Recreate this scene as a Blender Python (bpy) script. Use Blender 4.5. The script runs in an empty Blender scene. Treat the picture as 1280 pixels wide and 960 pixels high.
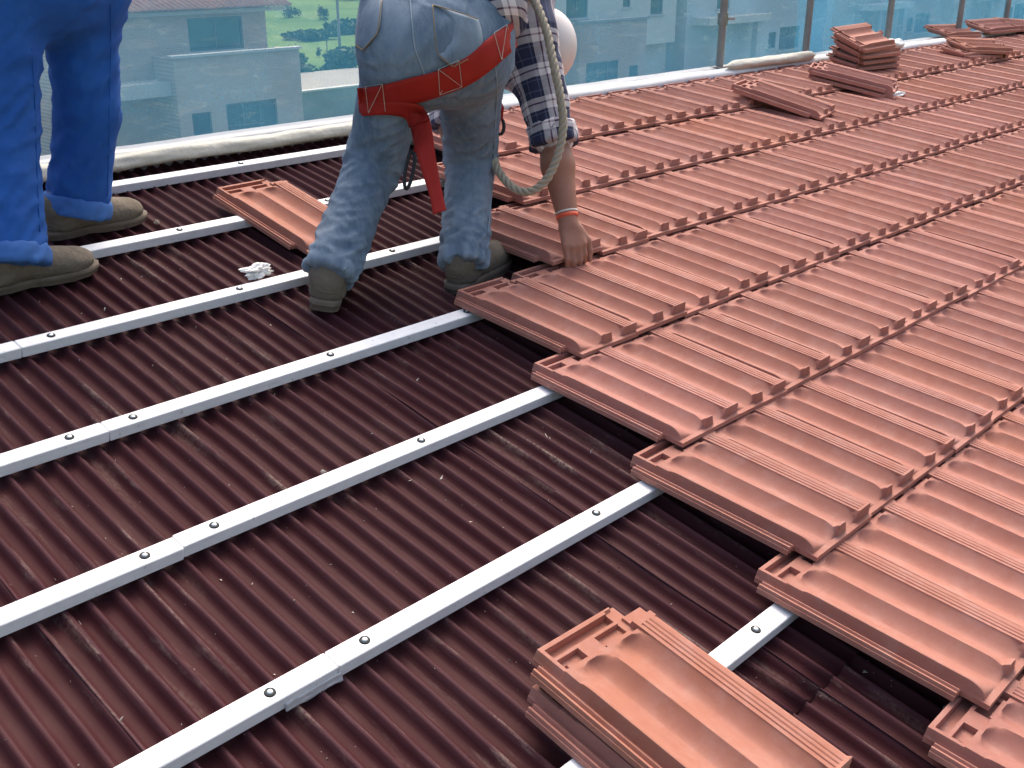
import bpy, bmesh, math, random
import numpy as np
from mathutils import Vector, Matrix, noise
from mathutils.bvhtree import BVHTree

random.seed(7); rng = np.random.default_rng(7)
scene = bpy.context.scene
C = scene.collection
R = math.radians

# ------------------------------------------------------------------ camera
SL = R(11.0046)                      # roof pitch; battens run along X, the roof climbs towards +Y
CAM = np.array([0.0, -0.2438, 1.2537])
PIT, AZ, FPX = R(22.214), R(46.166), 1351.955
RT = np.array([math.cos(AZ), -math.sin(AZ), 0.0])
FH = np.array([math.sin(AZ), math.cos(AZ), 0.0])
FW = math.cos(PIT)*FH + np.array([0, 0, -math.sin(PIT)])
DN = -math.sin(PIT)*FH + np.array([0, 0, -math.cos(PIT)])
cd = bpy.data.cameras.new('camera'); cam = bpy.data.objects.new('camera', cd); C.objects.link(cam)
cd.sensor_width = 36; cd.lens = FPX/1280*36; cd.clip_start = 0.05; cd.clip_end = 3000
cam.matrix_world = Matrix(((RT[0], -DN[0], -FW[0], CAM[0]), (RT[1], -DN[1], -FW[1], CAM[1]), (RT[2], -DN[2], -FW[2], CAM[2]), (0, 0, 0, 1)))
scene.camera = cam

# ------------------------------------------------------------------ sky, sun, exposure
SUN_EL, SUN_AZ = 56.0, 54.0          # bright veiled sun, high, beyond the ridge; azimuth from +Y towards +X
w = bpy.data.worlds.new('World'); scene.world = w; w.use_nodes = True
nt = w.node_tree; sky = nt.nodes.new('ShaderNodeTexSky'); sky.sky_type = 'NISHITA'; sky.sun_disc = False
sky.sun_elevation = R(SUN_EL); sky.sun_rotation = R(SUN_AZ); sky.air_density = 1.0; sky.dust_density = 7.0; sky.ozone_density = 0.6
bg = nt.nodes['Background']; bg.inputs['Strength'].default_value = 0.15
nt.links.new(sky.outputs[0], bg.inputs['Color'])
sd = bpy.data.lights.new('sun', 'SUN'); sun = bpy.data.objects.new('sun', sd); C.objects.link(sun)
sd.energy = .85; sd.angle = R(35); sd.color = (1.0, 0.95, 0.88)
sdir = Vector((math.sin(R(SUN_AZ))*math.cos(R(SUN_EL)), math.cos(R(SUN_AZ))*math.cos(R(SUN_EL)), math.sin(R(SUN_EL))))
sun.rotation_euler = (-sdir).to_track_quat('-Z', 'Y').to_euler()
vs = scene.view_settings; vs.view_transform = 'Standard'; vs.look = 'None'; vs.gamma = 1.0; vs.use_curve_mapping = False
vs.exposure = 0.90

# ------------------------------------------------------------------ small helpers
def at(px, py, z):                   # a point measured in the photograph, z metres in front of the camera
    return CAM + ((px-640)*RT + (py-480)*DN)/FPX*z + FW*z
RM = Matrix.Rotation(SL, 4, 'X')     # roof frame: (u along battens, w up the slope, n off the roof)
def rp(u, w_, n=0.0):
    return np.array(RM @ Vector((u, w_, n)))

def mesh_of(name, verts, faces, smooth=False, angle=None):
    me = bpy.data.meshes.new(name); me.from_pydata([tuple(map(float, v)) for v in verts], [], [tuple(map(int, f)) for f in faces]); me.update()
    if smooth or angle:
        me.polygons.foreach_set('use_smooth', [True]*len(me.polygons))
        if angle: me.set_sharp_from_angle(angle=R(angle))
    return me
def link(name, me, mat=None, parent=None, loc=(0, 0, 0), rot=(0, 0, 0)):
    o = bpy.data.objects.new(name, me); C.objects.link(o)
    if mat and me is not None and not me.materials: me.materials.append(mat)
    o.location = loc; o.rotation_euler = rot
    if parent: o.parent = parent
    return o
def tag(o, label, cat=None, group=None, kind=None):
    o['label'] = label
    if cat: o['category'] = cat
    if group: o['group'] = group
    if kind: o['kind'] = kind
    return o
def thing(name, label, cat, loc=(0, 0, 0), group=None):
    o = bpy.data.objects.new(name, None); C.objects.link(o); o.location = loc; o.empty_display_size = 0.1
    return tag(o, label, cat, group, 'thing')
class MB:
    def __init__(s): s.v = []; s.f = []
    def add(s, v, f):
        b = len(s.v); s.v += [tuple(x) for x in v]; s.f += [tuple(i+b for i in q) for q in f]; return s
    def box(s, x0, x1, y0, y1, z0, z1):
        return s.add([(x0,y0,z0),(x1,y0,z0),(x1,y1,z0),(x0,y1,z0),(x0,y0,z1),(x1,y0,z1),(x1,y1,z1),(x0,y1,z1)],
                     [(0,3,2,1),(4,5,6,7),(0,1,5,4),(1,2,6,5),(2,3,7,6),(3,0,4,7)])
    def tube(s, pts, r, n=8, cap=True):
        pts = [np.array(p, float) for p in pts]; m = len(pts); rs = r if hasattr(r, '__len__') else [r]*m
        t0 = pts[1]-pts[0]; ref = np.array([0, 0, 1.0]) if abs(t0[2]) < .9*np.linalg.norm(t0) else np.array([1.0, 0, 0]); V = []; F = []
        a = np.cross(t0, ref); a /= np.linalg.norm(a)
        for i, p in enumerate(pts):
            t = pts[min(i+1, m-1)]-pts[max(i-1, 0)]; t /= np.linalg.norm(t)+1e-9
            a = a-t*(a@t); a /= np.linalg.norm(a)+1e-9; b = np.cross(t, a)
            for k in range(n):
                th = 2*math.pi*k/n; V.append(p+rs[i]*(math.cos(th)*a+math.sin(th)*b))
        for i in range(m-1):
            for k in range(n):
                F.append((i*n+k, i*n+(k+1) % n, (i+1)*n+(k+1) % n, (i+1)*n+k))
        if cap: F.append(tuple(range(n-1, -1, -1))); F.append(tuple((m-1)*n+k for k in range(n)))
        return s.add(V, F)
    def mesh(s, name, smooth=False, angle=None): return mesh_of(name, s.v, s.f, smooth, angle)
def bevelled(me, width, seg=1):
    bm = bmesh.new(); bm.from_mesh(me)
    bmesh.ops.bevel(bm, geom=bm.edges[:], offset=width, segments=seg, affect='EDGES', profile=0.6)
    bm.to_mesh(me); bm.free(); return me

# ------------------------------------------------------------------ materials
class Mat:
    def __init__(s, name, col=(.5, .5, .5), rough=.6, metal=0.0, spec=.5):
        s.m = bpy.data.materials.new(name); s.m.use_nodes = True; s.nt = s.m.node_tree; s.b = s.nt.nodes['Principled BSDF']
        s.b.inputs['Base Color'].default_value = (*col, 1); s.b.inputs['Roughness'].default_value = rough; s.b.inputs['Metallic'].default_value = metal
        s.b.inputs['Specular IOR Level'].default_value = spec
    def n(s, t, **kw):
        x = s.nt.nodes.new(t)
        for k, v in kw.items(): setattr(x, k, v)
        return x
    def l(s, a, b): s.nt.links.new(a, b)
    def coord(s, scale=(1, 1, 1), which='Object', rand=True):
        tc = s.n('ShaderNodeTexCoord'); mp = s.n('ShaderNodeMapping'); mp.inputs['Scale'].default_value = scale
        out = tc.outputs[which]
        if rand:
            oi = s.n('ShaderNodeObjectInfo'); mu = s.n('ShaderNodeMath', operation='MULTIPLY'); mu.inputs[1].default_value = 53.0
            s.l(oi.outputs['Random'], mu.inputs[0]); ad = s.n('ShaderNodeVectorMath', operation='ADD'); s.l(out, ad.inputs[0]); s.l(mu.outputs[0], ad.inputs[1]); out = ad.outputs[0]
        s.l(out, mp.inputs['Vector']); return mp.outputs[0]
    def noise(s, vec, scale, detail=4, rough=.55, dist=0.0):
        x = s.n('ShaderNodeTexNoise'); x.inputs['Scale'].default_value = scale; x.inputs['Detail'].default_value = detail
        x.inputs['Roughness'].default_value = rough; x.inputs['Distortion'].default_value = dist; s.l(vec, x.inputs['Vector']); return x.outputs['Fac']
    def ramp(s, fac, stops, interp='LINEAR'):
        x = s.n('ShaderNodeValToRGB'); e = x.color_ramp; e.interpolation = interp
        while len(e.elements) < len(stops): e.elements.new(.5)
        for el, (p, c) in zip(e.elements, stops):
            el.position = p; el.color = (*(c if hasattr(c, '__len__') else (c, c, c)), 1)
        s.l(fac, x.inputs[0]); return x.outputs[0]
    def mix(s, fac, a, b, blend='MIX'):
        x = s.n('ShaderNodeMix', data_type='RGBA', blend_type=blend)
        for k, v in ((0, fac), (6, a), (7, b)):
            if hasattr(v, 'is_output'): s.l(v, x.inputs[k])
            else: x.inputs[k].default_value = v if k == 0 else (*v, 1)
        return x.outputs[2]
    def math(s, op, a, b=None):
        x = s.n('ShaderNodeMath', operation=op)
        for k, v in ((0, a), (1, b)):
            if v is None: continue
            if hasattr(v, 'is_output'): s.l(v, x.inputs[k])
            else: x.inputs[k].default_value = v
        return x.outputs[0]
    def bump(s, h, strength=.3, dist=.002):
        x = s.n('ShaderNodeBump'); x.inputs['Strength'].default_value = strength; x.inputs['Distance'].default_value = dist
        s.l(h, x.inputs['Height']); s.l(x.outputs[0], s.b.inputs['Normal'])
    def col(s, c): s.l(c, s.b.inputs['Base Color'])
    def rough(s, c): s.l(c, s.b.inputs['Roughness'])

def simple(name, col, rough=.6, metal=0, var=.15, scale=30, bump=0.0, spec=.5):
    m = Mat(name, col, rough, metal, spec); v = m.coord()
    f = m.noise(v, scale, 5)
    m.col(m.mix(f, tuple(c*(1-var) for c in col), tuple(min(c*(1+var), 1) for c in col)))
    if bump: m.bump(f, bump, .003)
    return m.m

def terracotta():
    m = Mat('terracotta', rough=.78, spec=.25); v = m.coord()
    oi = m.n('ShaderNodeObjectInfo')
    base = m.ramp(oi.outputs['Random'], [(0, (0.320, 0.131, 0.096)), (.18, (0.376, 0.161, 0.120)), (.36, (0.409, 0.180, 0.132)), (.52, (0.362, 0.158, 0.128)), (.68, (0.404, 0.188, 0.153)), (.84, (0.395, 0.167, 0.117)), (.95, (0.423, 0.171, 0.105)), (1, (0.347, 0.145, 0.110))])
    tone = m.math('ADD', m.math('MULTIPLY', m.math('FRACT', m.math('MULTIPLY', oi.outputs['Random'], 17.31)), .24), .85); tn = m.n('ShaderNodeCombineColor'); [m.l(tone, tn.inputs[k]) for k in range(3)]; base = m.mix(1.0, base, tn.outputs[0], 'MULTIPLY')
    big = m.noise(v, 6, 5, .6); fine = m.noise(v, 480, 4, .7); mid = m.noise(v, 34, 6, .65); strk = m.noise(m.coord((30, 3, 8)), 2.2, 5, .6)
    c = m.mix(m.ramp(big, [(.38, 0), (.72, .6)]), base, (0.442, 0.211, 0.167))
    c = m.mix(m.ramp(strk, [(.52, 0), (.75, .35)]), c, (0.311, 0.118, 0.084))
    c = m.mix(m.ramp(mid, [(.46, 0), (.72, .5)]), c, (0.329, 0.126, 0.089))
    dust = m.noise(v, 15, 6, .7); c = m.mix(m.ramp(dust, [(.50, 0), (.72, .42)]), c, (0.470, 0.300, 0.261))
    c = m.mix(m.math('MULTIPLY', fine, .5), c, (0.291, 0.118, 0.089))
    geo = m.n('ShaderNodeNewGeometry'); c = m.mix(m.ramp(geo.outputs['Pointiness'], [(.53, 0), (.62, .35)]), c, (0.498, 0.253, 0.198))
    vo = m.n('ShaderNodeTexVoronoi'); vo.inputs['Scale'].default_value = 48; m.l(v, vo.inputs['Vector'])
    spk = m.math('MULTIPLY', m.math('LESS_THAN', vo.outputs['Distance'], .07), m.math('GREATER_THAN', m.noise(v, 23, 2), .62))
    c = m.mix(m.math('MULTIPLY', spk, .8), c, (0.141, 0.056, 0.042))
    m.col(c); m.rough(m.ramp(mid, [(.3, .66), (.8, .88)])); m.bump(m.math('ADD', fine, m.math('MULTIPLY', mid, 1.5)), .30, .0010)
    return m.m
def onduline():
    m = Mat('bitumen_sheet', rough=.62, spec=.08); v = m.coord(rand=True)
    a = m.noise(v, 260, 4, .7); b = m.noise(v, 9, 5)
    c = m.mix(b, (.044, .0115, .0140), (.062, .0170, .0200))
    c = m.mix(m.math('MULTIPLY', a, .55), c, (.034, .0100, .0115))
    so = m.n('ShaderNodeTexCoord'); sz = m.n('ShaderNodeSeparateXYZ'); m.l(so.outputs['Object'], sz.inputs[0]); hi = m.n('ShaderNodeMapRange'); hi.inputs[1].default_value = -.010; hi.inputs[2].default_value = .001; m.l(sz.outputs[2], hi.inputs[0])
    crest_highlight_wear = m.math('MULTIPLY', hi.outputs[0], m.ramp(m.noise(m.coord((40, 5, 5)), 2.0, 5, .7), [(.3, .15), (.7, .75)])); c = m.mix(crest_highlight_wear, c, (.088, .040, .050))  # paler crests: sky highlight painted into the colour by height, plus scuffing
    st = m.coord((26, 2.6, 6)); s1 = m.noise(st, 1.5, 6, .6); mask = m.ramp(s1, [(.545, 0), (.615, .45), (.8, .8)])
    g = m.noise(v, 120, 4, .7); mask = m.math('MULTIPLY', mask, m.ramp(g, [(.36, 0), (.56, 1)]))
    patch = m.noise(v, 2.3, 3); mask = m.math('MULTIPLY', mask, m.ramp(patch, [(.44, .0), (.56, 1)]))
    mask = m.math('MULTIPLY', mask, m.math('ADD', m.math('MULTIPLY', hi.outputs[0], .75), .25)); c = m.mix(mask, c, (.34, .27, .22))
    dus = m.noise(v, 3.5, 6); c = m.mix(m.math('MULTIPLY', m.ramp(dus, [(.45, 0), (.8, 1)]), .16), c, (.15, .09, .08))
    vo = m.n('ShaderNodeTexVoronoi'); vo.inputs['Scale'].default_value = 60; m.l(v, vo.inputs['Vector'])
    spk = m.math('MULTIPLY', m.math('LESS_THAN', vo.outputs['Distance'], .055), m.math('GREATER_THAN', m.noise(v, 17, 2), .6))
    c = m.mix(m.math('MULTIPLY', spk, .75), c, (.42, .36, .31))
    m.col(c); m.bump(a, .35, .0015); return m.m
def white_rail():
    m = Mat('galvanised_rail', rough=.38, spec=.5); v = m.coord()
    a = m.noise(v, 35, 5); st = m.noise(m.coord((4, 60, 60)), 3, 5, .7)
    c = m.mix(m.ramp(a, [(.4, 0), (.7, .6)]), (.87, .87, .87), (.76, .76, .76)); c = m.mix(m.ramp(st, [(.56, 0), (.72, .45)]), c, (.46, .45, .44))
    sp = m.noise(v, 90, 3); c = m.mix(m.ramp(sp, [(.66, 0), (.73, .6)]), c, (.36, .30, .27))
    m.col(c); m.rough(m.ramp(a, [(.3, .3), (.8, .5)])); return m.m
def denim():
    m = Mat('worn_denim', rough=.85, spec=.2); v = m.coord(rand=False); vs_ = m.coord((1, 1, .38), rand=False)
    a = m.noise(vs_, 7, 4, .5); b = m.noise(vs_, 55, 6, .7); w_ = m.noise(m.coord((1, 1, .2), rand=False), 620, 2); d = m.noise(v, 4.5, 4)
    c = m.mix(m.ramp(a, [(.34, 0), (.66, 1)]), (.105, .160, .235), (.235, .310, .395))
    c = m.mix(m.ramp(b, [(.45, 0), (.8, .6)]), c, (.33, .40, .47)); c = m.mix(m.ramp(b, [(.22, .5), (.44, 0)]), c, (.065, .10, .155))
    c = m.mix(m.ramp(d, [(.55, 0), (.78, .35)]), c, (.23, .21, .185)); c = m.mix(m.math('MULTIPLY', w_, .45), c, (.075, .11, .165))
    geo = m.n('ShaderNodeNewGeometry'); c = m.mix(m.ramp(geo.outputs['Pointiness'], [(.51, 0), (.60, .55)]), c, (.40, .47, .54))
    m.col(c); m.bump(m.math('ADD', m.math('MULTIPLY', w_, .5), b), .5, .003); return m.m
def workcloth():
    m = Mat('blue_workwear', rough=.8, spec=.25); v = m.coord(rand=False)
    a = m.noise(v, 6, 5, .6); b = m.noise(v, 30, 5); f = m.noise(v, 500, 2)
    c = m.mix(m.ramp(a, [(.3, 0), (.72, 1)]), (.015, .080, .32), (.026, .130, .46)); c = m.mix(m.ramp(b, [(.5, 0), (.8, .3)]), c, (.05, .18, .52))
    c = m.mix(m.math('MULTIPLY', f, .3), c, (.010, .055, .25)); m.col(c); m.bump(b, .3, .004); return m.m
def plaid():
    m = Mat('plaid_cotton', rough=.85, spec=.2); tc = m.n('ShaderNodeUVMap'); sp = m.n('ShaderNodeSeparateXYZ'); m.l(tc.outputs[0], sp.inputs[0])
    navy, white, mauve, mid = (.022, .030, .075), (.86, .80, .82), (.16, .06, .11), (.13, .14, .22)
    st = [(0, navy), (.20, mid), (.24, navy), (.42, white), (.56, mauve), (.61, white), (.80, navy), (.88, mid), (.92, navy)]
    cs = [m.ramp(m.math('FRACT', m.math('MULTIPLY', sp.outputs[k], 10.5)), st, 'CONSTANT') for k in (0, 1)]
    c = m.mix(.5, cs[0], cs[1]); v = m.coord(rand=False); a = m.noise(v, 300, 3); c = m.mix(m.math('MULTIPLY', a, .25), c, (.1, .1, .14))
    m.col(c); m.bump(m.noise(v, 26, 4), .35, .004); return m.m
def skin():
    m = Mat('skin', rough=.5, spec=.4); v = m.coord(rand=False); a = m.noise(v, 14, 4); b = m.noise(v, 160, 3)
    c = m.mix(a, (.26, .115, .072), (.42, .205, .140)); c = m.mix(m.ramp(b, [(.55, 0), (.8, .3)]), c, (.24, .09, .06)); m.col(c)
    m.b.inputs['Subsurface Weight'].default_value = .08; m.b.inputs['Subsurface Radius'].default_value = (.01, .004, .002); m.bump(b, .25, .001); return m.m
def webbing(name, col):
    m = Mat(name, col, .7, spec=.3); v = m.coord(rand=False); a = m.noise(v, 400, 2); b = m.noise(v, 9, 4)
    c = m.mix(b, tuple(x*.75 for x in col), tuple(min(1, x*1.15) for x in col)); m.col(m.mix(m.math('MULTIPLY', a, .4), c, tuple(x*.5 for x in col))); m.bump(a, .4, .001); return m.m
def boot_leather():
    m = Mat('dusty_suede', rough=.9, spec=.15); v = m.coord(rand=False); a = m.noise(v, 12, 5, .65); b = m.noise(v, 90, 4)
    c = m.mix(a, (.105, .085, .066), (.26, .215, .165)); c = m.mix(m.ramp(b, [(.5, 0), (.8, .4)]), c, (.25, .22, .18)); m.col(c); m.bump(m.math('ADD', b, m.math('MULTIPLY', a, 1.5)), .9, .004); return m.m
def membrane():
    m = Mat('underlay_membrane', rough=.5, spec=.4); v = m.coord(rand=False); a = m.noise(v, 18, 5, .6); b = m.noise(v, 60, 4)
    c = m.mix(a, (.50, .47, .37), (.70, .68, .60)); c = m.mix(m.ramp(b, [(.5, 0), (.85, .4)]), c, (.34, .32, .24)); m.col(c); m.bump(a, .6, .012); return m.m
def netting():
    m = Mat('debris_net'); nt = m.nt; nt.nodes.remove(m.b); out = nt.nodes['Material Output']
    v = m.coord(rand=False); n1 = m.noise(v, 3.2, 5, .6, .6); n2 = m.noise(m.coord((1, 1, .35), rand=False), 260, 2); n3 = m.noise(m.coord((.4, 1, 1.6), rand=False), 14, 5, .6, 1.2)
    colr = m.mix(n1, (.07, .37, .62), (.18, .51, .72)); colr = m.mix(m.ramp(n3, [(.52, 0), (.75, .55)]), colr, (.50, .74, .85))
    df = m.n('ShaderNodeBsdfDiffuse'); tl = m.n('ShaderNodeBsdfTranslucent'); m.l(colr, df.inputs[0]); m.l(colr, tl.inputs[0])
    mx = m.n('ShaderNodeMixShader'); mx.inputs[0].default_value = .5; m.l(df.outputs[0], mx.inputs[1]); m.l(tl.outputs[0], mx.inputs[2])
    tr = m.n('ShaderNodeBsdfTransparent'); tr.inputs[0].default_value = (.97, .99, 1, 1)
    fac = m.math('ADD', m.ramp(n1, [(.25, .34), (.75, .46)]), m.math('MULTIPLY', m.math('SUBTRACT', n2, .5), .16))
    m2 = m.n('ShaderNodeMixShader'); m.l(fac, m2.inputs[0]); m.l(tr.outputs[0], m2.inputs[1]); m.l(mx.outputs[0], m2.inputs[2]); m.l(m2.outputs[0], out.inputs['Surface'])
    return m.m
def brickwork(name, c1, c2, mortar):
    m = Mat(name, rough=.9, spec=.1); tc = m.n('ShaderNodeTexCoord'); mp = m.n('ShaderNodeMapping'); mp.inputs['Rotation'].default_value = (R(90), 0, 0)
    m.l(tc.outputs['Object'], mp.inputs[0]); b = m.n('ShaderNodeTexBrick'); b.inputs['Scale'].default_value = 1; b.inputs['Brick Width'].default_value = .25; b.inputs['Row Height'].default_value = .075
    b.inputs['Mortar Size'].default_value = .006; b.inputs['Color1'].default_value = (*c1, 1); b.inputs['Color2'].default_value = (*c2, 1); b.inputs['Mortar'].default_value = (*mortar, 1)
    m.l(mp.outputs[0], b.inputs['Vector']); v = m.coord(); m.col(m.mix(m.ramp(m.noise(v, .8, 4), [(.4, 0), (.8, .3)]), b.outputs[0], (.46, .38, .32))); return m.m
def glassy():
    m = Mat('window_glass', (.03, .045, .06), .08, spec=.8); v = m.coord(); m.col(m.mix(m.noise(v, 1.2, 4), (.02, .03, .04), (.09, .11, .13))); return m.m
def grassy():
    m = Mat('meadow_grass', rough=.95, spec=.05); v = m.coord((1, 1, 1), rand=False); a = m.noise(v, .06, 6, .6); b = m.noise(v, .9, 5)
    c = m.mix(m.ramp(a, [(.35, 0), (.65, 1)]), (.075, .15, .035), (.155, .235, .060)); c = m.mix(m.ramp(b, [(.5, 0), (.8, .5)]), c, (.20, .22, .10)); m.col(c); return m.m

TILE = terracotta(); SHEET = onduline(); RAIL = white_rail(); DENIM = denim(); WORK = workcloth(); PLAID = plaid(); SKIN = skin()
RED = webbing('red_webbing', (.42, .022, .014)); BLUE = webbing('blue_webbing', (.02, .08, .33)); BOOT = boot_leather(); MEMB = membrane(); NET = netting()
STITCH = simple('pale_thread', (.55, .50, .42), .8); TAN = simple('tan_thread', (.30, .20, .10), .8); SOLE = simple('rubber_sole', (.16, .125, .09), .8, var=.4, scale=25)
ROPE = simple('hemp_rope', (.40, .35, .27), .9, var=.25, scale=60, bump=.3); STEEL = simple('dull_steel', (.30, .30, .29), .45, .7, var=.3); TUBE = simple('scaffold_steel', (.27, .26, .245), .6, .3, var=.4, scale=14)
RUBBER = simple('dark_washer', (.028, .032, .034), .7, spec=.2); DOME = simple('bright_screw', (.72, .74, .73), .25, .6); DARK = simple('black_plastic', (.012, .012, .013), .4)
WHITE = simple('white_plastic', (.80, .79, .77), .35, var=.06, scale=12, bump=.3); CAPM = simple('white_shell', (.74, .68, .66), .38, var=.06, scale=9)
CUFF = simple('faded_cuff', (.045, .145, .42), .85, var=.2, scale=40); FLASH = simple('grey_flashing', (.36, .37, .39), .45, .2, var=.2, scale=8); FOAM = simple('white_flashing', (.80, .79, .76), .6, var=.08, scale=14, bump=.2)
BRICK = brickwork('pale_brick', (.50, .34, .26), (.58, .42, .33), (.62, .55, .48)); BRICK2 = brickwork('sand_brick', (.58, .44, .35), (.64, .51, .41), (.67, .60, .52)); CREAM = simple('cream_render', (.80, .76, .66), .9, var=.06, scale=2)
PALE = simple('pale_render', (.66, .66, .65), .9, var=.06, scale=2); CONC = simple('concrete', (.36, .35, .33), .9, var=.15, scale=1.5); GLASS = glassy(); FRAME = simple('window_frame', (.14, .12, .11), .5); STONE = simple('pale_stone', (.62, .60, .55), .8, var=.08, scale=3)
ROOFT = simple('curved_clay_tiles', (.44, .20, .13), .85, var=.3, scale=4); GRASS = grassy(); ROAD = simple('pale_track', (.38, .34, .28), .95, var=.12, scale=.6); ASPH = simple('asphalt', (.055, .055, .057), .9, var=.2, scale=.7)
LEAF = simple('leaf_green', (.055, .10, .030), .7, var=.4, scale=3); BARK = simple('bark', (.10, .075, .055), .9); HAIR = simple('dark_hair', (.02, .015, .012), .6); PEBBLE = simple('pebble', (.40, .33, .24), .8); DIRT = simple('mortar_crumbs', (.48, .43, .37), .9)
STRIPE = simple('orange_band', (.75, .11, .05), .5); CONCR = simple('deck_boards', (.16, .13, .11), .9)

# ------------------------------------------------------------------ the roof: deck, corrugated sheets, battens, tiles, ridge
RU0, RU1, RW0, RW1 = -1.6, 12.0, -1.45, 3.24
roof = link('roof', MB().box(RU0, RU1, RW0, RW1, -.20, -.052).mesh('roof'), CONCR)
roof.matrix_world = RM
tag(roof, 'low pitched roof being covered with clay tiles over maroon corrugated sheets', kind='structure')

PW = .0452; NWAVE = 21; SHW = PW*NWAVE
def sheet_mesh(length, seed, n_along):
    r = random.Random(seed); nx = NWAVE*10+1; V = []; F = []
    xs = np.linspace(0, SHW+PW, (NWAVE+1)*10+1); ys = np.linspace(0, length, n_along)
    for j, y in enumerate(ys):
        for i, x in enumerate(xs):
            ph = x/PW; k = ((math.cos(2*math.pi*ph)+1)/2)**2.3
            wob = noise.noise(Vector((x*7, y*3.2, seed*3.1)))
            edge = max(0, 1-x/.05)*(.0012+.004*noise.noise(Vector((y*5, seed, 0))))
            V.append((x+.0035*noise.noise(Vector((math.floor(ph+.5)*3.7, y*4.0, seed))), y, -.0180*(1-k)+.0034*wob+edge))
    nx = len(xs)
    for j in range(n_along-1):
        for i in range(nx-1): F.append((j*nx+i, j*nx+i+1, (j+1)*nx+i+1, (j+1)*nx+i))
    return mesh_of('corrugated_sheet', V, F, True)
def add_sheet(u, w0, w1, n, seed, tilt):
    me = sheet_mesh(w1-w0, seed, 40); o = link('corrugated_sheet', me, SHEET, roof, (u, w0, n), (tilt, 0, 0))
    so = o.modifiers.new('thickness', 'SOLIDIFY'); so.thickness = .003; so.offset = -1
sd_ = 1
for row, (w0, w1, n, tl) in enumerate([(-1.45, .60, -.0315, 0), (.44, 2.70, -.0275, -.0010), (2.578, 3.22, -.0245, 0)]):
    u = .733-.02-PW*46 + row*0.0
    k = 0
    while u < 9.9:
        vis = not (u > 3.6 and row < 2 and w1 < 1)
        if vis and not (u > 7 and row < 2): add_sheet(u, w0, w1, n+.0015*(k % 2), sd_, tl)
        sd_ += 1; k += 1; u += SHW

bh = .0265
rail_len = {}
def rail(u0, u1, w_far, dn, rz):
    L = u1-u0; me = MB().box(0, L, -.040, 0, -bh, 0).mesh('batten'); bevelled(me, .0018)
    o = link('batten', me, RAIL, roof, (u0, w_far, dn), (0, 0, rz)); return o
scr = MB(); nn = 12
def disc(mb, r0, z0, r1, z1, n=14):
    V = [(r0*math.cos(2*math.pi*k/n), r0*math.sin(2*math.pi*k/n), z0) for k in range(n)]+[(r1*math.cos(2*math.pi*k/n), r1*math.sin(2*math.pi*k/n), z1) for k in range(n)]
    mb.add(V, [(k, (k+1) % n, n+(k+1) % n, n+k) for k in range(n)]+[tuple(n+k for k in range(n))])
wm = MB(); disc(wm, .0098, 0, .0088, .0020); WASHER = wm.mesh('screw', False, 30); WASHER.materials.append(RUBBER)
hm = MB(); disc(hm, .0050, 0, .0040, .0018); disc(hm, .0040, .0018, .0015, .0030); HEAD = hm.mesh('screw_head', True); HEAD.materials.append(DOME)
rails = [  # far edge w, joint u, screws (u)
 (3.000, .92, (1.02, 1.99, 2.52)), (2.605, .92, (.86, 1.03, 1.526, 2.05)), (2.203, .879, (.78, .957, 1.46, 1.98)), (1.800, .874, (.80, .937, 1.447, 1.9)),
 (1.399, .800, (.735, .876, 1.383)), (1.002, .839, (.722, .908, 1.504)), (.600, .86, (.74, .95, 1.48)), (.200, .80, (.7, .9, 1.40)), (-.20, .8, (.7, .9))]
for wf, uj, ss in rails:
    pieces = [(-1.2, uj-.0008, -.004 if wf > 1.3 and wf < 1.5 else 0.0, .0035), (uj+.0008, uj+2.05, 0, 0)]
    x = uj+2.052
    while x < 9.4 and wf > 1.5: pieces.append((x, x+2.048, 0, 0)); x += 2.05
    for a, b, dw, rz in pieces:
        dwl = dw - math.sin(rz)*(b-a)
        o = rail(a, b, wf+dwl if rz else wf+dw, 0, rz)
        for su in ss:
            if a < su < b:
                s1 = link('screw', WASHER, None, o, (su-a, -.019, .0002)); link('screw_head', HEAD, None, o, (su-a, -.019, .0022))

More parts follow.
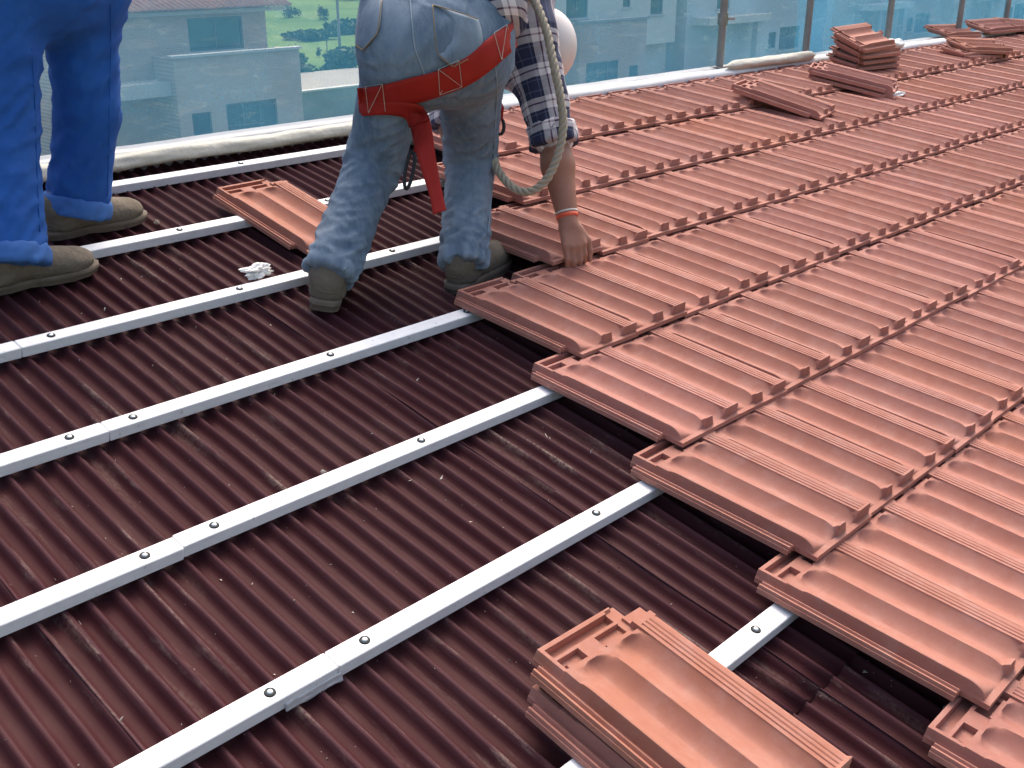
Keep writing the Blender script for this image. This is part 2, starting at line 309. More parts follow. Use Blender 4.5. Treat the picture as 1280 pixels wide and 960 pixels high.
# ---- one clay tile as a stepped height field: side lap, two pans, ribs, head locks, foot nibs
TL, TW, PITCH = .455, .250, .2155
def S(a): return np.clip(a, 0, 1)**2*(3-2*np.clip(a, 0, 1))
def tile_height(x, y):
    yf = TL-y
    def rib(c, hw, e=.0012): return S((hw+e-np.abs(x-c))/e)
    fl = .0105+.0065*rib(.0055, .0022)+.0065*rib(.0165, .0022)
    z = fl.copy()
    wall = S((x-.0255)/.0065)
    s1 = (x-.0775)/.0425; s2 = (x-.1625)/.0425
    def pan(s):
        q = np.clip((s+1)/2, 0, 1); m_ = .62
        return .0120+.0225*np.where(q < m_, np.clip(1-q/m_, 0, 1)**1.35, np.clip((q-m_)/(1-m_), 0, 1)**1.6)
    prof = np.where(x < .120, pan(s1), pan(s2))
    band = .0345-.0022*(rib(.2125, .0005)+rib(.2225, .0005)+rib(.2325, .0005))-.003*S((x-.244)/.005)
    for yy in (.155, .275, .385): band = band+.0011*(np.abs(y-yy) < .0035)*(x < .2165)
    prof = np.where(x > .2035, band, prof)
    # rounded ribs running out at the foot
    q = np.clip((yf-.012)/.036, 0, 1); c = np.sqrt(1-(1-q)**2)
    body = np.where((prof > .0115) & (x < .2035), .0115+(prof-.0115)*c, prof)
    front = S((yf-.0)/.012)
    wedge = np.clip((.058-yf)/.046, 0, 1)**1.6
    nib1 = S((x-.1155)/.006)*S((.155-x)/.010)*S((yf-.0085)/.0012)*wedge
    nib2 = S((x-.194)/.009)*S((yf-.0085)/.0012)*wedge
    body = np.maximum(body, .0115*(yf < .02)); body = np.where((x > .2035) & (yf < .0090), .0115, body)
    body = np.maximum(body, .0115+.0255*nib1); body = np.maximum(body, .0115+.0250*nib2)
    # head: lips, channel, ledge, stamped pad, spoon shaped pan ends
    sp = np.where(x < .120, s1, s2)
    t = np.clip((y-(.069+.026*np.clip(np.abs(sp-.20)/1.0, 0, 1)**2.0))/.030, 0, 1); t = np.sqrt(1-(1-t)**2)
    deck = .0300
    inner = np.where(y < .009, .027, np.where(y < .0295, .0105, np.where(y < .0365, .0265, np.where(y < .061, .0150, deck))))
    pad = (x > .088)*(x < .128)*(y > .0365)*(y < .063); inner = np.where(pad, .0265, inner)
    inner = np.where((x < .041) & (y > .009) & (y < .066), np.maximum(inner, .0275), inner)
    inner = np.where((x > .188) & (y > .006) & (y < .066), .0215, inner)
    hole = ((x-.050)**2+(y-.0475)**2) < .0022**2
    hd = np.where(y < .066, np.where(hole, .006, inner), np.where(x < .2035, deck+(body-deck)*t, body))
    leaf = S(1-(((x-.056)/.012)**2+((y-.083)/.013)**2))+S(1-(((x-.141)/.012)**2+((y-.083)/.013)**2))
    hd = np.where((y >= .066) & (y < .10), hd-.0020*leaf*(1-t), hd)
    hd = np.where((x > .2035) & (y < .066), np.where(y < .03, .020, np.where(y < .05, .026, .0345)), hd)
    z = fl+(hd-fl)*wall
    return np.where(x < .0255, fl, z)
def sharp_lines(base, cuts, e=.0004):
    L = list(base)
    for c in cuts: L = [v for v in L if abs(v-c) > 2.2*e]+[c-e, c+e]
    return np.array(sorted(L))
def tile_mesh():
    xs = np.concatenate([np.linspace(0, .0255, 14), np.linspace(.0265, .0385, 8), np.linspace(.042, .113, 17), np.linspace(.1165, .1225, 5), np.linspace(.126, .198, 17), np.linspace(.2015, .25, 34)])
    xs = sharp_lines(xs, [.088, .128, .2035, .188])
    ys = np.concatenate([np.linspace(0, .066, 20), np.linspace(.0672, .115, 28), np.linspace(.125, .395, 14), np.linspace(.405, TL, 26)])
    ys = sharp_lines(ys, [.009, .0295, .0365, .061, .066, TL-.0090]); ys[0] = 0; ys[-1] = TL
    X, Y = np.meshgrid(xs, ys, indexing='ij'); Z = tile_height(X, Y); ZB = np.maximum(Z-.0125, 0.0)
    ZB = np.where(X > .2035, np.maximum(ZB, .0195), ZB); ZB = np.where(Y > TL-.02, np.where(X > .2165, np.maximum(ZB*0, .0185*(Y < TL-.05)), 0.0), ZB)
    nx, ny = len(xs), len(ys); xc = (xs[:-1]+xs[1:])/2; yc = (ys[:-1]+ys[1:])/2; XC, YC = np.meshgrid(xc, yc, indexing='ij')
    keep = ~((XC < .0255) & (YC < .020)) & ~((XC < .0255) & (YC > TL-.050)) & ~((XC > .2165) & (YC < .028))
    V = np.concatenate([np.stack([X, -Y, Z], -1).reshape(-1, 3), np.stack([X, -Y, ZB], -1).reshape(-1, 3)]); NB = nx*ny; F = []
    idx = lambda i, j: i*ny+j
    K = np.zeros((nx+1, ny+1), bool); K[1:-1, 1:-1] = keep
    for i in range(nx-1):
        for j in range(ny-1):
            if not keep[i, j]: continue
            a, b, c, d_ = idx(i, j), idx(i+1, j), idx(i+1, j+1), idx(i, j+1)
            F.append((a, d_, c, b)); F.append((a+NB, b+NB, c+NB, d_+NB))
            if not K[i, j+1]: F.append((a, a+NB, d_+NB, d_))
            if not K[i+2, j+1]: F.append((b, c, c+NB, b+NB))
            if not K[i+1, j]: F.append((a, b, b+NB, a+NB))
            if not K[i+1, j+2]: F.append((d_, d_+NB, c+NB, c))
    used = sorted({i for f in F for i in f}); mp = {o: n for n, o in enumerate(used)}
    me = mesh_of('roof_tile', V[used], [tuple(mp[i] for i in f) for f in F], True, 38)
    me.materials.append(TILE); return me
TILE_ME = tile_mesh()
RAISE = .037
rows = [(-.20, 1.455, 5), (.205, 1.567, 7), (.60, 1.672, 10), (.992, 1.777, 15), (1.392, 1.893, 19), (1.792, 2.237, 23), (2.192, 2.522, 27), (2.60, 2.684, 35)]
tilt = -math.asin(RAISE/TL)
for wf, u0, n in rows:
    for k in range(n):
        jig = lambda s: random.gauss(0, s)
        loc = (u0+k*PITCH+jig(.0012), wf+TL+jig(.0028), .001+abs(jig(.0010))); rot = (tilt+jig(.0030), jig(.0045), jig(.0060))
        if wf == 1.792 and k == 0:
            held = link('roof_tile', TILE_ME); held.matrix_world = RM @ Matrix.Translation((u0-.012, wf+TL+.006, .006)) @ Matrix.Rotation(.012, 4, 'Z') @ Matrix.Rotation(tilt-.012, 4, 'X')
            tag(held, 'terracotta tile being pressed into place at the row end under the worker\'s hand', 'roof tile', None, 'thing')
            continue
        link('roof_tile', TILE_ME, None, roof, loc, rot)

# ---- ridge strips
def strip(name, u0, u1, w0, w1, n0, n1, mat, seg=.12, amp=.006, seed=0):
    us = np.arange(u0, u1, seg); V = []; F = []
    prof = [(w0, n0-.02), (w0, n0), ((w0+w1)/2, max(n0, n1)+.004), (w1, n1), (w1, n1-.02)]
    for u in us:
        a = amp*noise.noise(Vector((u*2.3, seed, 0))); b = amp*noise.noise(Vector((u*3.1, seed, 5)))
        for (ww, nv) in prof: V.append((u, ww+a, nv+b))
    for i in range(len(us)-1):
        for k in range(4): F.append((i*5+k, i*5+k+1, (i+1)*5+k+1, (i+1)*5+k))
    return link(name, mesh_of(name, V, F, True), mat, roof)
strip('ridge_flashing', -1.5, 11.9, 3.150, 3.232, .016, .018, FLASH, amp=.004)
strip('ridge_sealing_strip', 2.75, 11.9, 3.062, 3.125, .036, .040, FOAM, amp=.010, seed=2)
link('ridge_board', MB().box(-1.5, 11.9, 3.15, 3.235, -.05, .012).mesh('ridge_board'), FLASH, roof)

# ------------------------------------------------------------------ ground, street and fields beyond
def ground_h(x, y):
    base = -9.0
    if y > 55.6: base = -7.25+max(0, y-120)*.012 + 2.5*S(np.array((y-220)/500.0)).item()*0 + .25*noise.noise(Vector((x*.03, y*.03, 0)))*min(1, (y-55.6)/20)
    return base
gx = np.concatenate([np.linspace(-1500, -120, 10), np.linspace(-80, 220, 41), np.linspace(260, 1500, 10)]); gy = np.concatenate([np.linspace(-1500, -60, 8), np.linspace(-40, 55, 8), [55.55, 55.65], np.linspace(58, 240, 40), np.linspace(280, 1900, 12)])
V = [(x, y, ground_h(x, y)) for y in gy for x in gx]; n = len(gx)
ground = link('ground', mesh_of('ground', V, [(j*n+i, j*n+i+1, (j+1)*n+i+1, (j+1)*n+i) for j in range(len(gy)-1) for i in range(n-1)], True), GRASS)
tag(ground, 'green meadow rising beyond the neighbouring houses', kind='structure')
road = link('road', MB().add([(-150, 8, -8.99), (260, 8, -8.99), (260, 36.5, -8.99), (-150, 36.5, -8.99)], [(0, 1, 2, 3)]).mesh('road'), ASPH); tag(road, 'asphalt street below, between the roof and the houses opposite', kind='structure')
path = link('path', MB().add([(20, 56.0, -7.12), (110, 56.0, -7.12), (110, 63.5, -7.05), (20, 63.5, -7.05)], [(0, 1, 2, 3)]).mesh('path'), ROAD); tag(path, 'pale gravel track along the foot of the meadow', kind='structure')

# ---- the building that carries the roof
bz = lambda y: y*math.tan(SL)-.23
b_ = MB().add([(-1.4, -1.2, -9), (11.8, -1.2, -9), (11.8, 3.05, -9), (-1.4, 3.05, -9), (-1.4, -1.2, bz(-1.2)), (11.8, -1.2, bz(-1.2)), (11.8, 3.05, bz(3.05)), (-1.4, 3.05, bz(3.05))],
              [(0, 3, 2, 1), (4, 5, 6, 7), (0, 1, 5, 4), (1, 2, 6, 5), (2, 3, 7, 6), (3, 0, 4, 7)])
tag(link('building', b_.mesh('building'), BRICK), 'brick building under the roof being tiled', 'building')

def win(parent, x0, x1, z0, z1, y, mull=1, sill=True, lintel=False):
    fr = MB(); t = .07
    fr.box(x0, x1, y-.05, y+.04, z1-t, z1); fr.box(x0, x1, y-.05, y+.04, z0, z0+t); fr.box(x0, x0+t, y-.05, y+.04, z0+t, z1-t); fr.box(x1-t, x1, y-.05, y+.04, z0+t, z1-t)
    for k in range(1, mull+1):
        xm = x0+(x1-x0)*k/(mull+1); fr.box(xm-.035, xm+.035, y-.05, y+.04, z0+t, z1-t)
    o = link('window', fr.mesh('window'), FRAME, parent)
    link('pane', MB().box(x0+t, x1-t, y-.012, y+.01, z0+t, z1-t).mesh('pane'), GLASS, o)
    if sill: link('sill', MB().box(x0-.12, x1+.12, y-.22, y-.055, z0-.10, z0-.004).mesh('sill'), STONE, o)
    return o
def walls_with_openings(name, x0, x1, z0, z1, y, th, ops, mat, parent):
    m = MB(); xs = sorted({x0, x1, *[o[0] for o in ops], *[o[1] for o in ops]}); zs = sorted({z0, z1, *[o[2] for o in ops], *[o[3] for o in ops]})
    for a, b in zip(xs[:-1], xs[1:]):
        run = None
        for c, d_ in zip(zs[:-1], zs[1:]):
            cx, cz = (a+b)/2, (c+d_)/2
            if any(o[0] < cx < o[1] and o[2] < cz < o[3] for o in ops): continue
            m.box(a, b, y, y+th, c, d_)
    bm = bmesh.new(); me = m.mesh(name); bm.from_mesh(me); bmesh.ops.remove_doubles(bm, verts=bm.verts, dist=1e-4)
    seen = {}; 
    for f in bm.faces: seen.setdefault(frozenset(v.index for v in f.verts), []).append(f)
    bmesh.ops.delete(bm, geom=[f for g in seen.values() if len(g) > 1 for f in g], context='FACES_ONLY'); bm.to_mesh(me); bm.free()
    return link(name, me, mat, parent)
def tiled_roof(parent, x0, x1, y0, y1, z0, z1):
    V = []; F = []; xs = np.arange(x0, x1, .045); n = len(xs)
    for (y, z) in ((y0, z0), (y1, z1)):
        for x in xs: V.append((x, y, z+.055*abs(math.sin(math.pi*(x-x0)/.25))))
    for i in range(n-1): F.append((i, i+1, n+i+1, n+i))
    o = link('roof', mesh_of('roof', V, F, True), ROOFT, parent); s = o.modifiers.new('thickness', 'SOLIDIFY'); s.thickness = .06; s.offset = -1
    link('eave_board', MB().box(x0+.1, x1-.1, y0+.35, y0+.55, z0-.22, z0-.075).mesh('eave_board'), STONE, o); return o
YF = 40.0
def house_a(x, label, wall_mat, block_mat, cream=False):
    h = thing('house', label, 'house', (x, YF, -9.0), 'houses across the street'); g = 9.0
    zz = lambda z: z+g
    up = (4.4, 6.9, zz(-2.78), zz(-1.52))
    walls_with_openings('wall', 0, 8.05, 0, zz(-.98), 0, .3, [up], wall_mat, h); win(h, *up, .12, 1)
    link('side_wall', MB().box(7.752, 8.05, .302, 9, 0, zz(-.98)).mesh('side_wall'), wall_mat, h); link('side_wall', MB().box(0, .298, .302, 9, 0, zz(-.98)).mesh('side_wall'), wall_mat, h)
    tiled_roof(h, -.5, 8.95, -.75, 9.6, zz(-1.14), zz(1.9))
    big = (4.85, 7.25, zz(-6.7), zz(-4.72)); sm = (3.3, 4.15, zz(-5.92), zz(-4.93))
    blk = walls_with_openings('garage_block', 2.75, 8.55, 0, zz(-2.83), -1.5, .25, [big, sm], block_mat, h)
    link('block_side', MB().box(2.75, 3.0, -1.248, -.002, 0, zz(-2.83)).mesh('block_side'), block_mat, h); link('block_side', MB().box(8.3, 8.55, -1.248, -.002, 0, zz(-2.83)).mesh('block_side'), block_mat, h)
    link('parapet_coping', MB().box(2.65, 8.65, -1.6, -1.2, zz(-2.83)+.002, zz(-2.73)).mesh('parapet_coping'), STONE, h)
    link('terrace', MB().box(3.0, 8.3, -1.25, -.002, zz(-3.6), zz(-3.45)).mesh('terrace'), CONC, h)
    win(h, *big, -1.40, 2, False); win(h, *sm, -1.40, 0)
    link('canopy', MB().box(-.2, 2.74, -1.2, -.003, zz(-4.22), zz(-3.70)).mesh('canopy'), STONE, h)
    dr = link('door', MB().box(.9, 2.0, -.06, -.004, 0.02, zz(-6.1)).mesh('door'), FRAME, h); link('handle', MB().box(1.88, 1.93, -.13, -.062, 1.0, 1.12).mesh('handle'), STEEL, dr)
    return h
house_a(19.05, 'brick house with scalloped clay eaves, roof terrace and one wide upper window', BRICK, BRICK2)
def house_b(x, label):
    h = thing('house', label, 'house', (x, YF, -9.0), 'houses across the street'); g = 9.0; zz = lambda z: z+g
    o1 = (8.05, 8.75, zz(-2.15), zz(-1.0)); o2 = (10.65, 11.85, zz(-2.65), zz(-1.1)); o3 = (3.2, 5.0, zz(-2.55), zz(-1.0)); dr = (8.8, 11.1, .03, zz(-4.65))
    walls_with_openings('wall', 0, 13.2, zz(-4.32), zz(.4), 0, .3, [o1, o2, o3], CREAM, h)
    for o in (o1, o2, o3): win(h, *o, .12, 1 if o is o3 else 0)
    walls_with_openings('lower_wall', 0, 13.2, 0, zz(-4.32)-.002, .6, .3, [dr], BRICK2, h)
    d_ = link('door', MB().box(8.8, 11.1, .68, .76, .03, zz(-4.65)).mesh('door'), FRAME, h); link('handle', MB().box(9.0, 9.06, .60, .678, 1.0, 1.15).mesh('handle'), STEEL, d_)
    link('side_wall', MB().box(0, .298, .302, 9, 0, zz(.4)).mesh('side_wall'), CREAM, h); link('side_wall', MB().box(12.9, 13.198, .902, 9, 0, zz(.4)).mesh('side_wall'), CREAM, h)
    a = (3.2, 5.95, .25, zz(-4.75)); b = (6.95, 7.75, zz(-6.05), zz(-5.15))
    walls_with_openings('garage_block', 2.6, 8.4, 0, zz(-2.70), -1.5, .25, [a, b], BRICK, h); win(h, *a, -1.40, 2, False); win(h, *b, -1.40, 0)
    link('block_side', MB().box(2.6, 2.85, -1.248, -.002, 0, zz(-2.70)).mesh('block_side'), BRICK, h); link('block_side', MB().box(8.15, 8.4, -1.248, -.002, 0, zz(-2.70)).mesh('block_side'), BRICK, h)
    link('parapet_coping', MB().box(2.5, 8.5, -1.6, -1.2, zz(-2.698), zz(-2.58)).mesh('parapet_coping'), CONC, h)
    tiled_roof(h, -.5, 13.7, -.75, 9.6, zz(.35), zz(3.3)); return h
house_b(42.9, 'cream rendered house with brick garage block and two small upper windows')
def house_c(x, label, up=PALE):
    h = thing('house', label, 'house', (x, YF, -9.0), 'houses across the street'); g = 9.0; zz = lambda z: z+g
    ops = [(9.6, 10.55, zz(-5.4), zz(-4.35)), (11.0, 13.6, zz(-5.6), zz(-4.1)), (3.2, 4.6, zz(-2.6), zz(-1.2))]
    walls_with_openings('wall', 0, 18, 0, zz(.3), 0, .3, ops, up, h)
    for o in ops: win(h, *o, .12, 1 if o[1]-o[0] > 2 else 0)
    link('balcony', MB().box(.6, 7.6, -1.3, -.003, zz(-3.42), zz(-3.0)).mesh('balcony'), CREAM, h)
    link('pillar', MB().box(2.2, 2.7, -1.2, -.8, 0, zz(-3.424)).mesh('pillar'), STONE, h); link('pillar', MB().box(6.2, 6.7, -1.2, -.8, 0, zz(-3.424)).mesh('pillar'), STONE, h)
    link('side_wall', MB().box(0, .298, .302, 9, 0, zz(.3)).mesh('side_wall'), up, h); link('side_wall', MB().box(17.7, 17.998, .302, 9, 0, zz(.3)).mesh('side_wall'), up, h)
    tiled_roof(h, -.5, 18.5, -.75, 9.6, zz(.25), zz(3.4)); return h
house_c(57.2, 'grey rendered house with long cream balcony on pillars', PALE)
house_c(78.0, 'sand brick house next past the grey rendered house', BRICK2)
house_c(99.0, 'cream house at the far end of the street', CREAM)
house_c(121.0, 'last grey house down the street', PALE)
house_a(7.6, 'brick house hidden mostly behind the blue trousers', BRICK, BRICK2)

# ---- field wall, bushes, fence posts, pole
fw = thing('field_wall', 'grey retaining wall with pale coping below the gravel track', 'wall', (26, 55.2, -9))
link('wall', MB().box(0, 60, 0, .4, 0, 1.86).mesh('wall'), CONC, fw); link('coping', MB().box(-.05, 60, -.06, .46, 1.862, 1.97).mesh('coping'), STONE, fw)
def leaf_cloud(rx, ry, rz, n, size, seed):
    r = np.random.default_rng(seed); m = MB()
    cl = [(r.normal(size=3)*np.array([rx, ry, rz])*.38, .35+.3*r.random()) for _ in range(9)]
    for i in range(n):
        c, s = cl[i % 9]; d_ = r.normal(size=3); d_ /= np.linalg.norm(d_); p = c+d_*np.array([rx, ry, rz])*s*(r.random()**.4); p[2] = max(p[2]+rz*.9, .05)
        a = r.normal(size=3); a /= np.linalg.norm(a); b = np.cross(a, r.normal(size=3)); b /= np.linalg.norm(b); k = size*(.6+.8*r.random())
        m.add([p-a*k, p+b*k*.5, p+a*k, p-b*k*.5], [(0, 1, 2, 3)])
    return m
def bush(x, y, rx, rz, label, name='bush', n=700, grp='bushes on the meadow', cat='bush'):
    z = ground_h(x, y); t = thing(name, label, cat, (x, y, z), grp)
    link('crown', leaf_cloud(rx, rx*.8, rz, n, .13*max(rx, .8), int(x*7+y)).mesh('crown'), LEAF, t)
    link('trunk', MB().tube([(0, 0, -.1), (.05, 0, rz*.5), (.1, .05, rz*1.1)], [.09*rx, .07*rx, .02]).mesh('trunk'), BARK, t)
bush(81.5, 115.6, 1.15, .95, 'dark wide bush on the upper meadow beside the clay eaves')
bush(81.7, 109.1, .75, .85, 'small round bush standing alone on the upper meadow')
bush(53.6, 72.4, .22, .35, 'tiny shrub between the two thin fence posts', n=200)
bush(54.1, 76.7, .25, .3, 'tiny shrub on the meadow beside the terrace parapet', n=200)
bush(64.0, 87.0, 2.6, .40, 'long low hedge crossing the middle of the meadow', 'hedge', 1400, None, 'hedge')
bush(70.5, 90.0, 2.8, .75, 'taller hedge clump on the meadow behind the utility pole', 'hedge', 1400, None, 'hedge')
bush(45.6, 64.6, 1.5, .75, 'leafy hedge along the gravel track nearest the terrace house', 'hedge', 1400, None, 'hedge')
bush(50.5, 64.8, 1.9, .70, 'leafy hedge along the gravel track under the utility pole', 'hedge', 1400, None, 'hedge')
bush(103.5, 155.6, 2.2, 1.9, 'round bush high on the meadow above the terrace parapet')
bush(110.9, 140.6, 2.4, 1.9, 'large bush high on the meadow by the top of the utility pole')
def post(x, y, h, r, name, label, cat, grp=None):
    z = ground_h(x, y); t = thing(name, label, cat, (x, y, z), grp)
    link('shaft', MB().tube([(0, 0, -.2), (0, 0, h)], [r, r*.8]).mesh('shaft', True, 50), BARK if h < 3 else TUBE, t)
    link('cap', MB().tube([(0, 0, h+.001), (0, 0, h+.04)], [r*.9, r*.5]).mesh('cap'), TUBE, t)
post(47.6, 66.9, 1.7, .05, 'fence_post', 'thin fence post by the terrace parapet on the meadow', 'post', 'fence posts on the meadow')
post(49.8, 66.2, 1.9, .05, 'fence_post', 'thin fence post between the hedge and the utility pole', 'post', 'fence posts on the meadow')
post(50.2, 65.2, 8.5, .11, 'utility_pole', 'tall grey utility pole behind the track', 'pole')

# ------------------------------------------------------------------ scaffold and debris net along the ridge
def net_panel(u0, u1, off, zlo, zhi, seed, label):
    nx, nz = int((u1-u0)/.05), 44; V = []; F = []
    yb = math.cos(SL)*3.262+off
    for j in range(nz+1):
        z = zlo+(zhi-zlo)*j/nz
        for i in range(nx+1):
            u = u0+(u1-u0)*i/nx
            V.append((u, yb+.045*noise.noise(Vector((u*.9, z*1.1+u*.35, seed)))+.026*noise.noise(Vector((u*2.6+z*2, z*4.5-u*1.2, seed+3)))+.006*noise.noise(Vector((u*9, z*12, seed))), z))
    for j in range(nz):
        for i in range(nx): F.append((j*(nx+1)+i, j*(nx+1)+i+1, (j+1)*(nx+1)+i+1, (j+1)*(nx+1)+i))
    o = link('debris_net', mesh_of('debris_net', V, F, True), NET); return tag(o, label, 'net', 'debris nets on the scaffold')
net_panel(-2.0, 6.4, 0, -.9, 1.33, 1.0, 'blue see-through debris net stretched behind the two workers')
net_panel(6.2, 12.5, .03, -.9, 1.33, 4.0, 'blue debris net behind the scaffold poles and the tall tile stack')
net_panel(7.7, 13.8, .95, -.9, 1.33, 8.0, 'outer layer of blue debris net hanging behind the scaffold poles')
for i, (u, lean) in enumerate([(5.13, .01), (6.03, .012), (7.08, -.005), (8.20, .0), (9.08, .0), (10.2, 0)]):
    b0 = rp(u, 3.195, .02); t = thing('scaffold_pole', ['grey scaffold pole standing at the ridge on a foot plate, with a coupler', 'grey scaffold pole with a white tag, beside the tall tile stack', 'grey scaffold pole behind the crumpled white plastic',
            'grey scaffold pole behind the broken tile pieces', 'dark scaffold pole near the far tile pile', 'last scaffold pole beyond the far tile pile'][i], 'scaffold pole', b0, 'scaffold poles along the ridge')
    link('tube', MB().tube([(0, 0, 0), (lean, 0, .95)], .0205, 14).mesh('tube', True, 50), TUBE, t)
    link('foot_plate', MB().box(-.05, .05, -.035, .035, -.012, .006).mesh('foot_plate'), TUBE, t)
    cz = .22 if i == 0 else .32+.1*(i % 2)
    cp = link('coupler', MB().tube([(0, 0, cz), (0, 0, cz+.06)], .028, 12).mesh('coupler', True, 50), STEEL, t); link('bolt', MB().tube([(.02, -.02, cz+.03), (.045, -.045, cz+.03)], .008, 6).mesh('bolt'), STEEL, cp)
    if i == 1: link('tag_label', MB().tube([(0, 0, .335), (0, 0, .40)], .0255, 12).mesh('tag_label', True, 50), WHITE, t)

# ------------------------------------------------------------------ loose tiles
def loose(u, w_, n, rz=0.0, rx=0.0, ry=0.0, label='', group=None, flip=False):
    o = link('roof_tile', TILE_ME)
    m = RM @ Matrix.Translation((u, w_, n)) @ Matrix.Rotation(rz, 4, 'Z') @ Matrix.Rotation(ry, 4, 'Y') @ Matrix.Rotation(rx, 4, 'X')
    if flip: m = m @ Matrix.Translation((TW, 0, .036)) @ Matrix.Rotation(math.pi, 4, 'Y')
    o.matrix_world = m; tag(o, label, 'roof tile', group, 'thing'); return o
loose(1.726, 2.755, .004, .03, .045, 0, 'single terracotta tile lying on the bare battens beside the jeans leg')
loose(1.000, .722, .002, -.02, 0, 0, 'lower terracotta tile of the two tile pile lying on the bare battens', 'two tile pile on the battens')
loose(1.030, .748, .044, -.035, -.012, 0, 'top terracotta tile of the two tile pile, its stamped head showing', 'two tile pile on the battens')
loose(4.50, 2.725, .088, .21, .055, 0, 'loose terracotta tile lying askew on the upper rows, casting a dark gap')
loose(5.31, 2.765, .064, .36, .03, 0, 'lower of two loose tiles leaning below the tall stack', 'pair of loose tiles')
loose(5.30, 2.77, .092, .40, .03, 0, 'upper of two loose tiles lying below the tall stack', 'pair of loose tiles')
sx, sy = 5.83, 2.745
for k, (dx, dy, dz, rz, rx, ry) in enumerate([(0, 0, .066, -.10, 0, 0), (.012, -.006, .100, -.06, 0, -.03), (-.012, -.004, .133, -.08, 0, -.15), (-.03, -.008, .168, .02, 0, -.20)]):
    loose(sx+dx, sy+dy, dz, R(90)+rz, -.01, ry, ['bottom tile of the tall terracotta stack by the ridge', 'second tile from the bottom of the tall terracotta stack', 'tilted tile just under the top of the tall terracotta stack', 'topmost tilted tile of the tall terracotta stack'][k], 'tall tile stack by the ridge')
loose(7.12, 2.66, .060, R(82), .0, .0, 'loose tile lying across the slope near the ridge under another tile', 'far loose tiles')
loose(7.20, 2.70, .086, R(70), .0, -.03, 'loose tile on top of another near the ridge, turned across the slope', 'far loose tiles')
loose(7.80, 3.08, .045, R(82), .0, .0, 'tile lying beyond the white ridge strip beside a scaffold pole', 'far loose tiles')
loose(8.35, 3.03, .055, R(80), -.04, -.03, 'tile leaning up on the far pile at the ridge', 'far loose tiles')
loose(8.78, 3.02, .060, R(72), .02, -.05, 'tile at the end of the far pile on the ridge', 'far loose tiles')

# ------------------------------------------------------------------ rolled membrane, plastic scraps, crumbs
def roll(name, u0, u1, w_, n, r, mat, seed, label, cat, squash=.85, amp=.24, taper=True):
    us = np.arange(u0, u1, .022); V = []; F = []; K = 22
    for i, u in enumerate(us):
        e = min(1, (i+.35)/4, (len(us)-i-.65)/4) if taper else 1
        for k in range(K):
            th = 2*math.pi*k/K; a = 1+amp*noise.noise(Vector((u*3.5, math.cos(th)*1.2, math.sin(th)*1.2+seed)))+amp*.55*noise.noise(Vector((u*13+seed, math.cos(th)*2.5, math.sin(th)*2.5)))
            sag = .012*noise.noise(Vector((u*1.5, seed, 9)))
            V.append((u, w_+sag+r*1.12*a*math.cos(th)*max(.05, e), n+r*squash*a*math.sin(th)*max(.05, e)))
    for i in range(len(us)-1):
        for k in range(K): F.append((i*K+k, i*K+(k+1) % K, (i+1)*K+(k+1) % K, (i+1)*K+k))
    F.append(tuple(range(K))); F.append(tuple((len(us)-1)*K+k for k in range(K-1, -1, -1)))
    o = link(name, mesh_of(name, V, F, True), mat); o.matrix_world = RM; return tag(o, label, cat)
roll('membrane_roll', .6, 3.02, 3.112, .012, .029, MEMB, 3, 'beige rolled up underlay membrane along the ridge behind the workers', 'membrane roll')
roll('membrane_roll', 5.02, 5.95, 3.085, .062, .030, MEMB, 7, 'short beige membrane roll on the ridge behind the tall tile stack', 'membrane roll')
roll('plastic_sheet', 6.55, 7.0, 3.05, .07, .045, WHITE, 11, 'crumpled white plastic sheet on the ridge beyond the tall tile stack', 'plastic sheet', .8, .7)
roll('plastic_scrap', 5.52, 5.70, 2.39, .062, .024, WHITE, 15, 'white plastic shred sticking out under the loose tile pair', 'plastic scrap', .5, .9)
def crumple(name, c, s, mat, seed, label, cat, flat=.4):
    bm = bmesh.new(); bmesh.ops.create_icosphere(bm, subdivisions=4, radius=1)
    for v in bm.verts:
        p = v.co.copy(); d_ = 1+.9*noise.noise(p*1.7+Vector((seed, 0, 0)))+.5*noise.noise(p*4.3+Vector((0, seed, 0))); v.co = Vector((p.x*s[0], p.y*s[1], p.z*s[2]))*d_
    me = bpy.data.meshes.new(name); bm.to_mesh(me); bm.free(); o = link(name, me, mat); o.matrix_world = RM @ Matrix.Translation(c); return tag(o, label, cat)
crumple('plastic_scrap', (1.545, 2.232, .012), (.042, .016, .014), WHITE, 3, 'crumpled clear white plastic scrap lying against the batten', 'plastic scrap')
crumple('pebble', (1.52, 2.70, -.018), (.006, .005, .005), PEBBLE, 5, 'small tan pebble beside the far boot on the sheets', 'pebble')
def tape_mesh():
    V = []; F = []; us = np.linspace(.735, .845, 26)
    for u in us:
        for k, (w_, n) in enumerate([(.9614, -.013), (.9606, -.017), (.9600, -.021), (.9595, -.0255), (.957, -.0285)]):
            a = .0022*noise.noise(Vector((u*60, k*1.3, 0)))*(k > 0); V.append((u, w_+a*.8, n+a-.004*abs(noise.noise(Vector((u*40, 9, k))))))
    for i in range(len(us)-1):
        for k in range(4): F.append((i*5+k, (i+1)*5+k, (i+1)*5+k+1, i*5+k+1))
    return mesh_of('joint_tape', V, F, True)
tp = link('joint_tape', tape_mesh(), simple('silver_tape', (.56, .55, .55), .4, .1, var=.25, scale=60, bump=.4), roof); sm_ = tp.modifiers.new('t', 'SOLIDIFY'); sm_.thickness = .0012
cm = MB()
